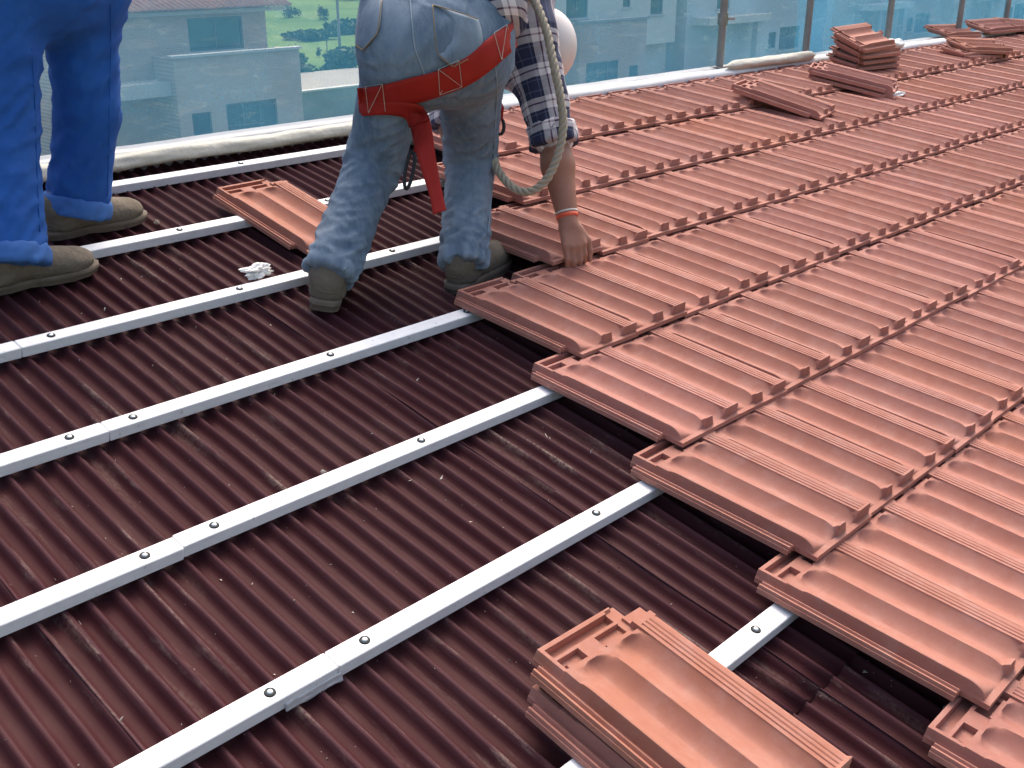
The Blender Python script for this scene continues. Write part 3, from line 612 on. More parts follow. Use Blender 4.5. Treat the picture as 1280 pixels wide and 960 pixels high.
for i in range(420):
    u, w_ = random.uniform(.1, 2.0), random.uniform(.1, 3.0); s = random.choice([.0010, .0013, .0016, .0022, .0034])
    ph = ((u-(.733-.02-PW*46)) % PW)/PW; k = ((math.cos(2*math.pi*ph)+1)/2)**2.3; z = -.0275-.0180*(1-k)+s*.5
    q = [np.array([random.gauss(0, 1), random.gauss(0, 1), random.gauss(0, 1)])*s for _ in range(4)]
    cm.add([np.array([u, w_, z])+x for x in q], [(0, 1, 2), (0, 2, 3), (0, 3, 1), (1, 3, 2)])
cr = link('mortar_crumbs', cm.mesh('mortar_crumbs'), DIRT); cr.matrix_world = RM; tag(cr, 'scattered pale mortar crumbs and grit on the corrugated sheets', 'crumbs', kind='stuff')

# ------------------------------------------------------------------ bodies: smooth blends of tapered limbs, meshed with surface nets
class Blob:
    def __init__(s, res): s.res = res; s.p = []
    def cap(s, a, b, ra, rb, k=.03, flat=False, sx=None): s.p.append(('cap', np.array(a, float), np.array(b, float), ra, rb, k, flat)); return s
    def ell(s, c, ax, rad, k=.03): s.p.append(('ell', np.array(c, float), np.array(ax, float), np.array(rad, float), k, False)); return s
    def build(s, cuts=()):
        lo = np.full(3, 1e9); hi = -lo
        for q in s.p:
            if q[0] == 'cap': m = max(q[3], q[4])+.02; lo = np.minimum(lo, np.minimum(q[1], q[2])-m); hi = np.maximum(hi, np.maximum(q[1], q[2])+m)
            else: m = q[3].max()+.02; lo = np.minimum(lo, q[1]-m); hi = np.maximum(hi, q[1]+m)
        h = s.res; n = np.ceil((hi-lo)/h).astype(int)+2; D = np.full(n, .5)
        ax = [lo[i]+h*np.arange(n[i]) for i in range(3)]
        for q in s.p:
            if q[0] == 'cap': m = max(q[3], q[4])+q[5]+.03; a_, b_ = np.minimum(q[1], q[2])-m, np.maximum(q[1], q[2])+m
            else: m = q[3].max()+q[4]+.03; a_, b_ = q[1]-m, q[1]+m
            sl = tuple(slice(max(0, int((a_[i]-lo[i])/h)), min(n[i], int((b_[i]-lo[i])/h)+2)) for i in range(3))
            X = ax[0][sl[0]][:, None, None]; Y = ax[1][sl[1]][None, :, None]; Z = ax[2][sl[2]][None, None, :]
            if q[0] == 'cap':
                a, b, ra, rb = q[1:5]; ab = b-a; t = ((X-a[0])*ab[0]+(Y-a[1])*ab[1]+(Z-a[2])*ab[2])/(ab@ab); tc = np.clip(t, 0, 1)
                d_ = np.sqrt((X-a[0]-tc*ab[0])**2+(Y-a[1]-tc*ab[1])**2+(Z-a[2]-tc*ab[2])**2)-(ra+(rb-ra)*tc); k = q[5]
                if q[6]: d_ = np.maximum(d_, (t-1)*np.linalg.norm(ab))
            else:
                c, A, rad, k = q[1:5]; L = [((X-c[0])*A[i][0]+(Y-c[1])*A[i][1]+(Z-c[2])*A[i][2]) for i in range(3)]
                k0 = np.sqrt(sum((L[i]/rad[i])**2 for i in range(3))); k1 = np.sqrt(sum((L[i]/rad[i]**2)**2 for i in range(3)))+1e-9; d_ = k0*(k0-1)/k1
            E_ = D[sl]; hh = np.maximum(k-np.abs(E_-d_), 0)/k; D[sl] = np.minimum(E_, d_)-hh*hh*k*.25
        for (c, nrm) in cuts:
            X = ax[0][:, None, None]; Y = ax[1][None, :, None]; Z = ax[2][None, None, :]; D = np.maximum(D, (X-c[0])*nrm[0]+(Y-c[1])*nrm[1]+(Z-c[2])*nrm[2])
        return nets(D, lo, h)
def nets(D, o, h):
    D = D+1e-7; Sg = D < 0; n = np.array(D.shape); c = np.zeros(n-1, np.int8)
    offs = [(i, j, k) for i in (0, 1) for j in (0, 1) for k in (0, 1)]
    for i, j, k in offs: c += Sg[i:n[0]-1+i, j:n[1]-1+j, k:n[2]-1+k]
    act = (c > 0) & (c < 8); I = np.argwhere(act); vals = np.stack([D[I[:, 0]+a, I[:, 1]+b, I[:, 2]+d] for a, b, d in offs], 1)
    acc = np.zeros((len(I), 3)); cnt = np.zeros(len(I))
    for p in range(8):
        for q in range(p+1, 8):
            a, b = np.array(offs[p]), np.array(offs[q])
            if np.abs(a-b).sum() != 1: continue
            m = (vals[:, p] < 0) != (vals[:, q] < 0); t = vals[:, p]/(vals[:, p]-vals[:, q]+1e-12); acc[m] += (a+t[m, None]*(b-a)); cnt[m] += 1
    Vv = o+h*(I+acc/cnt[:, None]); idx = -np.ones(n-1, np.int64); idx[tuple(I.T)] = np.arange(len(I)); F = []
    for axn in range(3):
        s0 = [slice(1, n[d]-1) for d in range(3)]; s0[axn] = slice(0, n[axn]-1); s1 = list(s0); s1[axn] = slice(1, n[axn])
        E_ = np.argwhere(Sg[tuple(s0)] != Sg[tuple(s1)]); base = E_+np.array([0 if d == axn else 1 for d in range(3)])
        d1, d2 = (axn+1) % 3, (axn+2) % 3; e1 = np.eye(3, dtype=int)[d1]; e2 = np.eye(3, dtype=int)[d2]
        q = np.stack([idx[tuple((base-e1-e2).T)], idx[tuple((base-e2).T)], idx[tuple(base.T)], idx[tuple((base-e1).T)]], 1)
        inside = Sg[tuple(base.T)]; q[~inside] = q[~inside][:, ::-1]; F.append(q)
    F = np.concatenate(F); F = F[(F >= 0).all(1)]; return Vv, F
def vnormals(V, F):
    N = np.zeros_like(V); a, b, c, d_ = (V[F[:, i]] for i in range(4)); fn = np.cross(c-a, d_-b)
    for i in range(4): np.add.at(N, F[:, i], fn)
    return N/(np.linalg.norm(N, axis=1, keepdims=True)+1e-12)
def relax(V, F, it=1, lam=.5):
    for _ in range(it):
        A = np.zeros_like(V); cn = np.zeros(len(V))
        for i in range(4):
            for j in (1, 3): np.add.at(A, F[:, i], V[F[:, (i+j) % 4]]); np.add.at(cn, F[:, i], 1)
        V = V+lam*(A/np.maximum(cn, 1)[:, None]-V)
    return V
def seg_param(V, segs):              # nearest limb segment: distance along the chain, angle round it, which chain
    best = np.full(len(V), 1e9); s_ = np.zeros(len(V)); ang = np.zeros(len(V)); ch = np.zeros(len(V), int)
    for ci, chain in enumerate(segs):
        L0 = 0.0
        for a, b in zip(chain[:-1], chain[1:]):
            a, b = np.array(a), np.array(b); ab = b-a; l = np.linalg.norm(ab); t = np.clip(((V-a)@ab)/(l*l), 0, 1); r_ = V-a-t[:, None]*ab; d_ = np.linalg.norm(r_, axis=1)
            e1 = np.cross(ab, [.3, .8, .1]); e1 /= np.linalg.norm(e1); e2 = np.cross(ab/l, e1); m = d_ < best
            best[m] = d_[m]; s_[m] = L0+t[m]*l; ang[m] = np.arctan2(r_[m]@e2, r_[m]@e1); ch[m] = ci; L0 += l
    return s_, ang, ch, best
def wrinkle(V, F, segs, ampf, seed, freq=15.0, slant=.8):
    s_, ang, ch, _ = seg_param(V, segs); N = vnormals(V, F); out = V.copy()
    for i in range(len(V)):
        c, sn = math.cos(ang[i]), math.sin(ang[i]); p = s_[i]*freq
        a = noise.noise(Vector((p+slant*c, c*1.1+ch[i]*7+seed, sn*1.1))); b = noise.noise(Vector((p*2.1-slant*1.5*sn, c*1.5+seed*2, sn*1.5+ch[i]*5)))
        f_ = (1-abs(a)*2.4)*.7+b*.5
        out[i] += N[i]*ampf(s_[i], ch[i])*f_
    return out
def cloth(name, blob, mat, parent, segs=None, ampf=None, seed=1, freq=15, slant=.8, cuts=(), uv=None, it=2):
    V, F = blob.build(cuts); V = relax(V, F, it)
    if segs: V = wrinkle(V, F, segs, ampf, seed, freq, slant)
    me = mesh_of(name, V, F, True)
    if uv is not None:
        U2 = uv(V); ul = me.uv_layers.new(name='UVMap'); li = np.empty(len(me.loops), int); me.loops.foreach_get('vertex_index', li); ul.data.foreach_set('uv', U2[li].ravel())
    o = link(name, me, mat); inv_parent(o, parent); return o, V, F
def inv_parent(o, parent):
    if parent: o.parent = parent; o.matrix_parent_inverse = PW_INV(parent)
def PW_INV(p):
    m = Matrix.Translation(p.location) if p.type == 'EMPTY' else Matrix.Identity(4)
    return m.inverted()
def wpart(name, me, mat, parent): o = link(name, me, mat); inv_parent(o, parent); return o

def boot(parent, pos, yaw, pitch, roll_=0, top=.16, sc=(1, 1, 1)):
    """sole and upper built along +x (toe), then turned into place; pos is the heel on the roof"""
    Mx = Matrix.Translation(Vector(pos)) @ Matrix.Rotation(yaw, 4, 'Z') @ Matrix.Rotation(pitch, 4, 'Y') @ Matrix.Rotation(roll_, 4, 'X') @ Matrix.Diagonal((*sc, 1))
    b = Blob(.006).cap((.02, 0, .058), (.175, .004, .050), .040, .040, .03).ell((.20, .004, .046), np.eye(3), (.064, .046, .042), .03).cap((.03, 0, .12), (.13, .002, .066), .044, .038, .04)
    b.cap((.018, 0, .07), (.008, 0, top), .043, .050, .03).ell((.015, 0, .05), np.eye(3), (.05, .041, .05), .02)
    V, F = b.build([((0, 0, .026), (0, 0, -1))]); V = relax(V, F, 1)
    for i in range(len(V)): V[i] += .0035*np.array(noise.noise_vector(Vector(V[i]*28)))*(1 if V[i][2] > .03 else .2)
    V = np.array([Mx @ Vector(v) for v in V]); up = wpart('boot', mesh_of('boot', V, F, True), BOOT, parent)
    ring = [(.012+.052*math.cos(t)*.98, .043*math.sin(t), .062+.010*math.cos(t)) for t in np.linspace(math.pi*.45, math.pi*1.55, 16)]
    sm2 = link('heel_seam', MB().tube([Mx @ Vector(q) for q in ring], .0022, 6).mesh('heel_seam', True), SOLE); sm2.parent = up
    # sole: outline with narrow waist, welt and heel block
    ol = [(-.038, 0), (-.033, .026), (-.012, .038), (.03, .040), (.08, .037), (.13, .043), (.19, .047), (.235, .040), (.262, .022), (.270, 0)]
    ol = ol+[(x, -y*.92) for x, y in ol[-2:0:-1]]; m = MB(); n = len(ol); lv = [(0, 1.0), (.013, 1.03), (.016, 1.07), (.026, 1.06), (.030, 1.0)]; VV = []
    for z, sc in lv:
        for x, y in ol:
            up_ = .004 if (.055 < x < .10 and z == 0) else 0; VV.append((.11+(x-.11)*(1+(sc-1)*.5), y*sc, z+up_+max(0, x-.20)*.10*(1 if z < .02 else .6)))
    FF = [(l*n+k, l*n+(k+1) % n, (l+1)*n+(k+1) % n, (l+1)*n+k) for l in range(4) for k in range(n)]+[tuple(range(n-1, -1, -1)), tuple(4*n+k for k in range(n))]
    VV = [Mx @ Vector(v) for v in VV]; so = link('sole', mesh_of('sole', VV, FF, True, 40), SOLE); so.parent = up
    return up, Mx

AX = np.eye(3)
def frame(z):                        # orthonormal axes with the third along z
    z = np.array(z, float); z /= np.linalg.norm(z); x = np.cross([0, 0, 1.0], z); x = x/np.linalg.norm(x) if np.linalg.norm(x) > 1e-3 else np.array([1.0, 0, 0]); return np.array([x, np.cross(z, x), z])
def hand(b, wrist, d_, side, knu=.085, curl=.5, palm=(.5, .5, .5), thumb=1):
    """palm and five unequal fingers: d_ points from wrist to knuckles, side across the knuckles, palm = the way the fingers close"""
    d_ = np.array(d_)/np.linalg.norm(d_); side = np.array(side)-d_*(np.array(side)@d_); side /= np.linalg.norm(side); pn = np.cross(d_, side); pn *= np.sign(pn@np.array(palm)) or 1
    for k, off in enumerate((-.029, -.010, .010, .028)):
        kn = wrist+d_*(knu-(.006 if k in (0, 3) else 0))+side*off; b.cap(wrist+d_*.015+side*off*.6, kn, .016, .0115, .012)
        L = (.040, .045, .042, .032)[k]; c = curl*(1+.08*k); p = kn; a = .25*c
        for j, l in enumerate((L, L*.62, L*.48)):
            a += c*(.9 if j else .55); q = p+l*(d_*math.cos(a)+pn*math.sin(a)); b.cap(p, q, .0096-.0009*j, .0090-.0010*j, .004); p = q
    t0 = wrist+d_*.025+side*thumb*.026; t1 = t0+d_*.030+side*thumb*.022+pn*.012; t2 = t1+d_*.030+side*thumb*.004+pn*.014; t3 = t2+d_*.022-side*thumb*.004+pn*.010
    b.cap(t0, t1, .0155, .0115, .012); b.cap(t1, t2, .0112, .0100, .006); b.cap(t2, t3, .0100, .0085, .005)

# ------------------------------------------------------------------ the tiler in jeans
lf, rf = rp(1.595, 2.03, -.03), rp(1.985, 1.935, -.03)
tiler = thing('person', 'person in faded jeans, red harness and plaid shirt bending to press a tile down', 'person', (lf+rf)/2)
hipL, hipR = at(507, 58, 2.80), at(588, 62, 2.90); kneeL, kneeR = at(467, 205, 3.00), at(588, 200, 3.18); ankL, ankR = at(414, 336, 2.845), at(580, 320, 3.06)
waist = at(575, -35, 3.02); chest = at(636, -30, 3.34); shoR, shoL = at(660, 42, 3.19), at(596, -5, 3.50); elbR, wriR = at(690, 168, 3.18), at(711, 281, 3.155)
elbL, wriL = at(556, 118, 3.40), at(572, 212, 3.36); head = at(674, 56, 3.44); neck = at(634, 34, 3.28)
jb = Blob(.0075)
jb.cap(hipL, kneeL, .103, .073, .05).cap(kneeL, ankL+(ankL-kneeL)*.06, .073, .0690, .03, True).cap(hipR, kneeR, .100, .070, .05).cap(kneeR, ankR+(ankR-kneeR)*.10, .070, .0650, .03, True)
jb.cap(hipL, hipR, .115, .112, .05).cap((hipL+hipR)/2, waist, .15, .150, .06).cap(at(500, 38, 2.80), at(505, 70, 2.78), .100, .098, .04).cap(at(590, 35, 2.87), at(588, 72, 2.86), .098, .098, .04)
jb.cap(waist-(waist-(hipL+hipR)/2)*.3, waist, .155, .150, .04, True)
segs = [[waist, hipL, kneeL, ankL], [waist, hipR, kneeR, ankR]]
def jamp(s_, c):
    tot = sum(np.linalg.norm(np.array(a)-np.array(b)) for a, b in zip(segs[c][:-1], segs[c][1:])); e = tot-s_
    return .0040+.0095*math.exp(-(e/.11)**2)+.0055*math.exp(-((e-.36)/.09)**2)+.0035*math.exp(-((e-.72)/.10)**2)
jeans, JV, JF = cloth('jeans', jb, DENIM, tiler, segs, jamp, 2.0, 26, 1.5)
jtree = BVHTree.FromPolygons([Vector(v) for v in JV], [tuple(f) for f in JF])
def on(tree, px, py, z, lift):       # lay a measured point on the cloth; off the cloth it keeps its own distance
    d_ = Vector((px-640)*RT+(py-480)*DN+FPX*FW).normalized(); h = tree.ray_cast(Vector(CAM), d_)
    if h[0] is not None and (z is None or abs((h[0]-Vector(CAM)).dot(Vector(FW))-z) < .16): return np.array(h[0]-d_*lift), True
    return at(px, py, z or 2.9), False
def ribbon(name, left, right, zs, mat, parent, tree, lift=.006, n=34, across=5, thick=.0025, smooth=4):
    def samp(P_, t):
        P_ = np.array(P_, float); k = t*(len(P_)-1); i = min(int(k), len(P_)-2); f_ = k-i
        p0, p1, p2, p3 = P_[max(i-1, 0)], P_[i], P_[i+1], P_[min(i+2, len(P_)-1)]
        return .5*((2*p1)+(-p0+p2)*f_+(2*p0-5*p1+4*p2-p3)*f_**2+(-p0+3*p1-3*p2+p3)*f_**3)
    G = np.zeros((n+1, across, 3))
    for i in range(n+1):
        a, b = samp(left, i/n), samp(right, i/n); zz_ = np.interp(i/n*(len(zs)-1), range(len(zs)), zs)
        for j in range(across): q = a+(b-a)*j/(across-1); G[i, j] = on(tree, q[0], q[1], zz_, lift)[0]
    for _ in range(smooth):
        H = G.copy(); H[1:-1] = (G[:-2]+2*G[1:-1]+G[2:])/4; H[:, 1:-1] = (H[:, :-2]+2*H[:, 1:-1]+H[:, 2:])/4; G = H
    V = G.reshape(-1, 3); F = [(i*across+j, i*across+j+1, (i+1)*across+j+1, (i+1)*across+j) for i in range(n) for j in range(across-1)]
    o = wpart(name, mesh_of(name, V, F, True), mat, parent); s_ = o.modifiers.new('t', 'SOLIDIFY'); s_.thickness = thick; s_.offset = 1; return o, G
def seam(name, pts, zs, parent, mat, tree, r=.0011, lift=.005, n=40):
    P_ = np.array(pts, float); k = np.linspace(0, len(P_)-1, n); Q = []
    for t in k:
        i = min(int(t), len(P_)-2); q = P_[i]+(P_[i+1]-P_[i])*(t-i); Q.append(on(tree, q[0], q[1], zs, lift)[0])
    Q = np.array(Q)
    for _ in range(2): Q[1:-1] = (Q[:-2]+2*Q[1:-1]+Q[2:])/4
    o = link(name, MB().tube(Q, r, 5).mesh(name, True), mat); o.parent = parent; return o
# pockets with their stitching
def pocket(outline, z):
    L_, R_ = outline; o, G = ribbon('back_pocket', L_, R_, [z]*4, DENIM, jeans, jtree, .009, 16, 9, .0025, 2)
    o.matrix_parent_inverse = Matrix.Identity(4)
    return o
p1 = pocket(([(541, 6), (543, 36), (545, 66), (566, 84)], [(598, 24), (603, 42), (600, 62), (567, 85)]), 2.85)
seam('pocket_stitching', [(541, 6), (543, 36), (546, 66), (566, 84), (585, 74)], 2.84, p1, TAN, jtree, .0013, .0140); seam('pocket_stitching', [(541, 6), (570, 14), (598, 24)], 2.84, p1, TAN, jtree, .0013, .0140)
p2 = pocket(([(452, -14), (448, 10), (444, 36), (444, 56)], [(478, -14), (476, 12), (472, 40), (453, 63)]), 2.76)
seam('pocket_stitching', [(444, 56), (453, 63), (472, 42), (477, 0)], 2.76, p2, TAN, jtree, .0013, .0140)
seam('seat_seam', [(512, -10), (514, 20), (518, 60), (530, 92), (545, 118)], 2.80, jeans, DENIM, jtree, .002, .002)
seam('side_seam', [(618, 70), (622, 110), (619, 160), (617, 220), (610, 290)], None, jeans, DENIM, jtree, .002, .002)
belt = wpart('belt', MB().tube([waist+(waist-(hipL+hipR)/2)*t for t in (-.14, .06)], .157, 40, False).mesh('belt', True), DARK, tiler)
# red harness
st1, G1 = ribbon('harness_strap', [(446, 110), (470, 108), (510, 98), (548, 88), (585, 70), (612, 46), (640, 28)], [(450, 141), (474, 142), (512, 131), (550, 120), (590, 104), (622, 80), (646, 58)], [2.72, 2.70, 2.72, 2.76, 2.80, 2.84, 2.98], RED, tiler, jtree, .008, 44)
st2, G2 = ribbon('harness_strap', [(448, 128), (480, 127), (512, 128), (530, 134), (534, 150)], [(453, 145), (480, 143), (500, 145), (508, 150), (512, 160)], [2.72, 2.71, 2.73, 2.76, 2.78], RED, tiler, jtree, .013, 26)
st3, G3 = ribbon('harness_strap', [(511, 140), (514, 165), (524, 205), (537, 245), (541, 268)], [(534, 140), (540, 165), (546, 205), (554, 245), (558, 262)], [2.77, 2.79, 2.80, 2.79, 2.78], RED, tiler, jtree, .02, 26)
for G in (G1,):
    for i0, i1 in ((4, 9), (22, 27), (38, 42)):
        A = [G[i0, 0], G[i0, -1], G[i1, -1], G[i1, 0], G[i0, 0], G[i1, -1], G[i1, 0], G[i0, -1]]; A = [a-FW*.008 for a in A]
        o = link('strap_stitching', MB().tube(A, .0009, 5).mesh('strap_stitching'), STITCH); o.parent = st1
bk = wpart('harness_buckle', MB().tube([at(602, 32, 2.80), at(613, 36, 2.79), at(612, 52, 2.79), at(601, 50, 2.80), at(602, 32, 2.80)], .0045, 8).mesh('harness_buckle', True), STEEL, tiler)
wpart('harness_buckle', MB().tube([at(608, 30, 2.79), at(611, 56, 2.78)], .003, 8).mesh('harness_buckle', True), STEEL, tiler)
car = [at(512+9*math.cos(t)*.55-.30*14*math.sin(t), 212+24*math.sin(t), 2.86) for t in np.linspace(0, 2*math.pi, 26)]
wpart('carabiner', MB().tube(car, .0050, 8, False).mesh('carabiner', True), DARK, tiler); wpart('carabiner_sling', MB().tube([at(520, 160, 2.84), at(522, 175, 2.85), at(519, 190, 2.86)], .006, 8).mesh('carabiner_sling', True), RED, tiler)
cl = [at(625+5*math.cos(t), 158+10*math.sin(t), 3.12) for t in np.linspace(0, 2*math.pi, 20)]
wpart('carabiner', MB().tube(cl, .005, 8, False).mesh('carabiner', True), DARK, tiler); wpart('harness_loop', MB().tube([at(620, 122, 3.12), at(627, 135, 3.10), at(625, 150, 3.12)], .008, 8).mesh('harness_loop', True), RED, tiler)
# plaid shirt
mid = (waist+chest)/2; cuffR = elbR+(wriR-elbR)*.06; cuffL = elbL+(wriL-elbL)*.35
sb = Blob(.0075); sb.cap(waist-(chest-waist)*.10, mid, .165, .172, .05).cap(mid, chest, .172, .150, .06).cap(chest, shoR, .12, .078, .07).cap(chest, shoL, .12, .078, .07).cap(shoR, elbR, .079, .064, .04).cap(elbR, cuffR, .064, .062, .02, True)
sb.cap(shoL, elbL, .075, .060, .03).cap(elbL, cuffL, .060, .055, .02, True).cap(mid+(at(640, 110, 3.25)-at(640, 60, 3.25))*.5, at(640, 75, 3.24), .11, .085, .08).cap(chest, neck, .085, .07, .05).cap(at(586, -42, 2.86), at(618, 2, 2.86), .105, .078, .03).cap(at(618, 2, 2.86), at(634, 26, 2.93), .078, .055, .03)
ssegs = [[waist-(chest-waist)*.3, chest], [shoR, elbR, cuffR], [shoL, elbL, cuffL]]
def plaid_uv(V):
    s_, ang, ch, d_ = seg_param(V, ssegs); rr = np.array([.16, .072, .066])[ch]; U2 = np.stack([ang*rr+.03*ch, s_+.02], 1); t_ = ch == 0
    U2[t_] = np.stack([V[t_]@np.array([.75, -.60, .28]), V[t_]@np.array([.10, .35, .93])], 1); return U2
shirt, SV, SF = cloth('shirt', sb, PLAID, tiler, ssegs, lambda s_, c: .0045 if c == 0 else .0065, 5.0, 14, 1.4, uv=plaid_uv)
for nm, a, b, r_ in (('rolled_cuff', elbR+(wriR-elbR)*-.10, elbR+(wriR-elbR)*.13, .072), ('rolled_cuff', elbL+(wriL-elbL)*.25, elbL+(wriL-elbL)*.42, .062)):
    q = Blob(.006).cap(a, b, r_, r_*1.02, .01, True); V_, F_ = q.build([(a, (a-b)/np.linalg.norm(a-b))]); V_ = relax(V_, F_, 3); V_ = wrinkle(V_, F_, [[a, b]], lambda s_, c: .006, 3, 20, 1.2)
    me = mesh_of(nm, V_, F_, True); U2 = np.stack([seg_param(V_, [[a, b]])[1]*r_, seg_param(V_, [[a, b]])[0]+.045], 1); ul = me.uv_layers.new(name='UVMap'); li = np.empty(len(me.loops), int); me.loops.foreach_get('vertex_index', li); ul.data.foreach_set('uv', U2[li].ravel())
    o = link(nm, me, PLAID); o.parent = shirt
bl, _ = ribbon('shoulder_strap', [(628, -6), (624, 10), (620, 30)], [(646, -6), (640, 12), (634, 34)], [3.1, 3.1, 3.1], BLUE, tiler, BVHTree.FromPolygons([Vector(v) for v in SV], [tuple(f) for f in SF]), .008, 16)
# body: one continuous skin under the clothes
bb = Blob(.0045); fore = (wriR-elbR)
bb.cap(waist, chest, .11, .11, .05).cap(chest, neck, .08, .058, .04).cap(neck, head, .055, .06, .04).ell(head, frame(head-neck), (.074, .094, .108), .03)
gaze = at(690, 140, 3.50)-head; gaze /= np.linalg.norm(gaze); side = np.cross(gaze, head-neck); side /= np.linalg.norm(side)
bb.ell(head+gaze*.098, AX, (.016, .016, .022), .02)
for s in (-1, 1): bb.ell(head+side*.076*s-gaze*.005, AX, (.016, .018, .028), .008)
bb.cap(chest, shoR, .08, .052, .05).cap(shoR, elbR, .050, .043, .02).cap(elbR, elbR+fore*.35, .043, .047, .02).cap(elbR+fore*.35, wriR, .047, .029, .02)
bb.cap(chest, shoL, .08, .052, .05).cap(shoL, elbL, .050, .043, .02).cap(elbL, wriL, .044, .029, .02)
hd = at(720, 312, 3.135)-wriR; hand(bb, wriR-hd*.05, hd, RT*.95+FW*.25, .074, .42, FW+.2*RT, 1)
hand(bb, wriL, at(580, 245, 3.36)-wriL, RT*.6+FW*.8, .08, .5, FW, -1)
bb.cap(waist, hipL, .10, .085, .04).cap(waist, hipR, .10, .085, .04).cap(hipL, kneeL, .07, .05, .03).cap(kneeL, ankL, .05, .038, .02).cap(hipR, kneeR, .07, .05, .03).cap(kneeR, ankR, .05, .038, .02).cap(ankL, ankL+(ankL-kneeL)*.05, .038, .034, .01).cap(ankR, ankR+(ankR-kneeR)*.05, .038, .034, .01)
BV, BF = bb.build(); body = wpart('body', mesh_of('body', relax(BV, BF, 1, .35), BF, True), SKIN, tiler)
for k, (f0, mt, rr) in enumerate(((.905, STRIPE, .0325), (.865, STONE, .0335))):
    c = elbR+fore*f0; d_ = fore/np.linalg.norm(fore); o = link('wristband', MB().tube([c-d_*(.006-.0035*k), c+d_*(.006-.0035*k)], rr, 26, False).mesh('wristband', True), mt); inv_parent(o, tiler); s_ = o.modifiers.new('t', 'SOLIDIFY'); s_.thickness = .003
# white hard hat over the bowed head
hb = Blob(.006).ell(head+(head-neck)*.10, frame(head-neck), (.108, .122, .118), .02); hn = (head-neck)/np.linalg.norm(head-neck)
V_, F_ = hb.build([(head-hn*.062, -hn)]); helmet = wpart('hard_hat', mesh_of('hard_hat', relax(V_, F_, 1), F_, True), CAPM, tiler)
fr_ = frame(hn); rim = [head-hn*.060+fr_[0]*.083*math.cos(t)+fr_[1]*.094*math.sin(t) for t in np.linspace(0, 2*math.pi, 40)]
o = link('hat_brim', MB().tube(rim, .0045, 8, False).mesh('hat_brim', True), CAPM); o.parent = helmet
# boots
ydir = lambda v: math.atan2(v[1], v[0])
boot(tiler, at(406, 386, 2.855), ydir(FH*.95-RT*.05), .12, .16, .085)
boot(tiler, at(574, 363, 3.09), ydir(FH*.75+RT*.42), -.04, .05, .085)

# twisted rope slung over his shoulder
rpts = [(655, -30, 3.10), (664, -8, 3.07), (674, 14, 3.05), (684, 42, 3.04), (692, 80, 3.03), (700, 118, 3.03), (704, 150, 3.04), (701, 180, 3.05), (692, 208, 3.06), (680, 228, 3.07), (664, 239, 3.08), (648, 238, 3.09), (634, 228, 3.10), (622, 212, 3.12), (614, 198, 3.16)]
P_ = np.array([at(*q) for q in rpts]); k = np.linspace(0, len(P_)-1, 260); Q = []
for t in k:
    i = min(int(t), len(P_)-2); f_ = t-i; a, b, c, d_ = P_[max(i-1, 0)], P_[i], P_[i+1], P_[min(i+2, len(P_)-1)]; Q.append(.5*((2*b)+(-a+c)*f_+(2*a-5*b+4*c-d_)*f_**2+(-a+3*b-3*c+d_)*f_**3))
Q = np.array(Q); rope = thing('rope', 'thick twisted grey rope hanging over the tiler\'s shoulder and arm', 'rope', Q[-1])
arc = np.concatenate([[0], np.cumsum(np.linalg.norm(np.diff(Q, axis=0), axis=1))]); tang = np.gradient(Q, axis=0); tang /= np.linalg.norm(tang, axis=1, keepdims=True); e1 = np.cross(tang, FW); e1 /= np.linalg.norm(e1, axis=1, keepdims=True); e2 = np.cross(tang, e1)
for s in range(3):
    ph = arc*2*math.pi/.062+s*2*math.pi/3; wpart('strand', MB().tube(Q+.0062*(np.cos(ph)[:, None]*e1+np.sin(ph)[:, None]*e2), .0068, 8).mesh('strand', True), ROPE, rope)
wpart('frayed_end', MB().tube([Q[-14], Q[-8], Q[-1]], [.015, .018, .012], 10).mesh('frayed_end', True), ROPE, rope)

# ------------------------------------------------------------------ the second worker in blue trousers
nf, ff = rp(.965, 2.505, -.028), rp(1.245, 2.745, -.028)
mate = thing('person', 'person standing on the sheets in blue work trousers with turned up cuffs', 'person', (nf+ff)/2)
aN, aF = rp(1.010, 2.510, .045), rp(1.305, 2.75, .04); up_ = np.array([0, 0, 1.0])
hN = at(-8, -25, 2.64); hF = at(100, -20, 2.86); kN = at(-2, 165, 2.68); kF = at(109, 140, 2.96)
wst = (hN+hF)/2+up_*.16; chs = wst+up_*.38
tb = Blob(.0075); tb.cap(hN, kN, .120, .088, .03).cap(kN, aN, .088, .088, .03, True).cap(hF, kF, .100, .079, .03).cap(kF, aF, .079, .080, .03, True).cap(hN, hF, .12, .12, .06).cap((hN+hF)/2, wst, .15, .155, .05)
tsegs = [[wst, hN, kN, aN], [wst, hF, kF, aF]]
def tamp(s_, c):
    tot = sum(np.linalg.norm(np.array(a)-np.array(b)) for a, b in zip(tsegs[c][:-1], tsegs[c][1:])); e = tot-s_; return .0050+.006*math.exp(-(e/.12)**2)+.004*math.exp(-((e-.42)/.14)**2)+.004*math.exp(-((e-.75)/.12)**2)
trousers, TV, TF = cloth('trousers', tb, WORK, mate, tsegs, tamp, 9.0, 19, 2.4)
for a, kx, r_ in ((aN, kN, .0925), (aF, kF, .086)):
    d_ = (a-kx)/np.linalg.norm(a-kx); p0, p1_ = a-d_*.034, a+d_*.012; q = Blob(.006).cap(p0, p1_, r_, r_*1.03, .01, True); V_, F_ = q.build([(p0, -d_)]); V_ = relax(V_, F_, 2); V_ = wrinkle(V_, F_, [[p0, p1_]], lambda s_, c: .006, 3, 26, 1.6)
    V_ = V_+vnormals(V_, F_)*.0025; o = link('cuff', mesh_of('cuff', V_, F_, True), CUFF); o.parent = trousers
ttree = BVHTree.FromPolygons([Vector(v) for v in TV], [tuple(f) for f in TF])
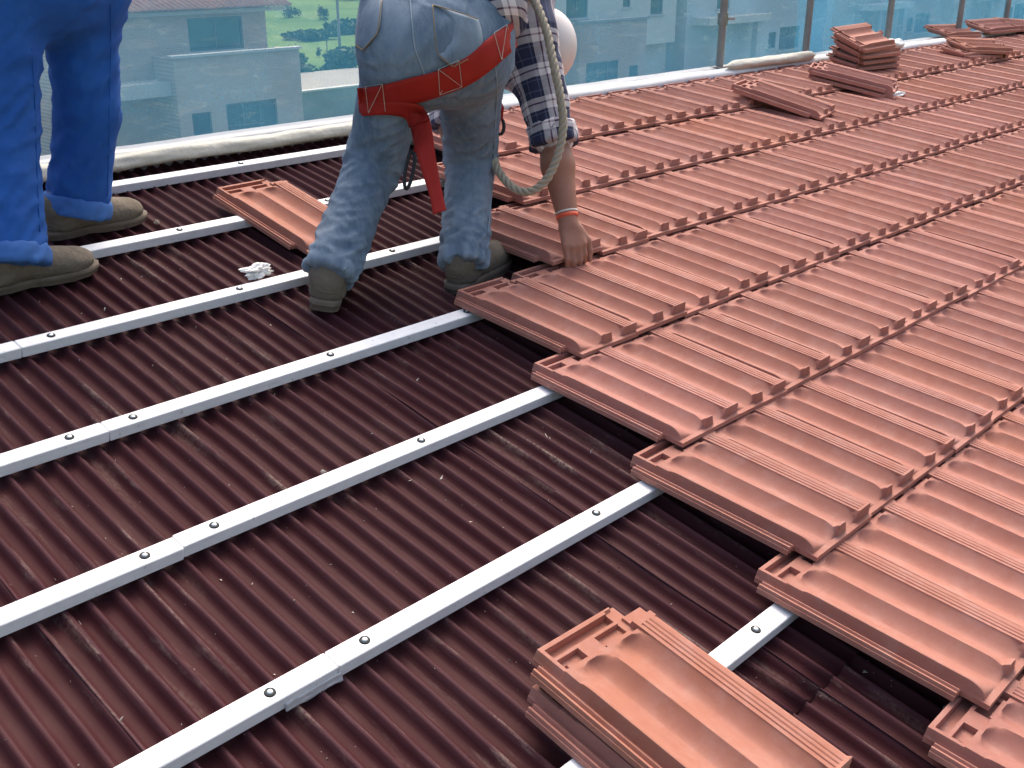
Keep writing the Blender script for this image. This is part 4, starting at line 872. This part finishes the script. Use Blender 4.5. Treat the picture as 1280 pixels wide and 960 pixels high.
seam('side_seam', [(138, -10), (139, 60), (137, 130), (136, 190), (134, 245)], None, trousers, WORK, ttree, .0014, .0015); seam('inside_seam', [(40, 60), (44, 130), (46, 200), (50, 290)], None, trousers, WORK, ttree, .0014, .0015)
jk = Blob(.010); shN, shF = chs+RT*.02-FW*.19+up_*.02, chs+FW*.19+up_*.02
shN, shF = chs+np.array([0, -.20, 0]), chs+np.array([0, .20, 0]); eN, eF = shN+np.array([.06, -.06, -.29]), shF+np.array([.06, .06, -.29]); wN, wF = eN+np.array([.22, .03, -.10]), eF+np.array([.22, -.03, -.10])
jk.cap(wst-up_*.02, chs, .165, .165, .06).cap(chs, shN, .13, .085, .06).cap(chs, shF, .13, .085, .06).cap(shN, eN, .08, .065, .03).cap(eN, wN, .065, .055, .02).cap(shF, eF, .08, .065, .03).cap(eF, wF, .065, .055, .02).cap(chs, chs+up_*.10, .10, .07, .05)
cloth('jacket', jk, WORK, mate, [[wst, chs], [shN, eN, wN], [shF, eF, wF]], lambda s_, c: .006, 4.0, 11, 1.4)
mb_ = Blob(.006); hdm = chs+up_*.29+np.array([.03, 0, 0]); mb_.cap(wst, chs, .12, .12, .05).cap(chs, hdm, .07, .06, .04).ell(hdm+up_*.02, AX, (.095, .075, .115), .03).ell(hdm+np.array([.10, 0, .0]), AX, (.018, .015, .022), .02)
for s in (-1, 1): mb_.ell(hdm+np.array([0, .077*s, .01]), AX, (.018, .014, .028), .008)
mb_.cap(chs, shN, .08, .055, .05).cap(shN, eN, .05, .044, .02).cap(eN, wN, .043, .03, .02).cap(chs, shF, .08, .055, .05).cap(shF, eF, .05, .044, .02).cap(eF, wF, .043, .03, .02)
mb_.cap(wst, hN, .10, .08, .04).cap(wst, hF, .10, .08, .04).cap(hN, kN, .075, .05, .03).cap(kN, aN, .05, .038, .02).cap(hF, kF, .075, .05, .03).cap(kF, aF, .05, .038, .02)
hand(mb_, wN, (1, .1, -.35), (0, .5, -1), .085, .45, (0, 1, 0), -1); hand(mb_, wF, (1, -.1, -.35), (0, -.5, -1), .085, .45, (0, -1, 0), -1)
V_, F_ = mb_.build(); wpart('body', mesh_of('body', relax(V_, F_, 1, .35), F_, True), SKIN, mate)
hb2 = Blob(.007).ell(hdm+up_*.045-np.array([.012, 0, 0]), AX, (.100, .082, .105), .02); V_, F_ = hb2.build([(hdm+np.array([0, 0, .02]), (.45, 0, -.9))]); wpart('hair', mesh_of('hair', V_, F_, True), HAIR, mate)
boot(mate, rp(.965, 2.512, -.028), ydir(np.array([1, -.02, 0])), 0, SL, .10, (1, .95, .82)); boot(mate, rp(1.245, 2.752, -.028), ydir(np.array([1, .02, 0])), 0, SL, .10, (1, .95, .82))
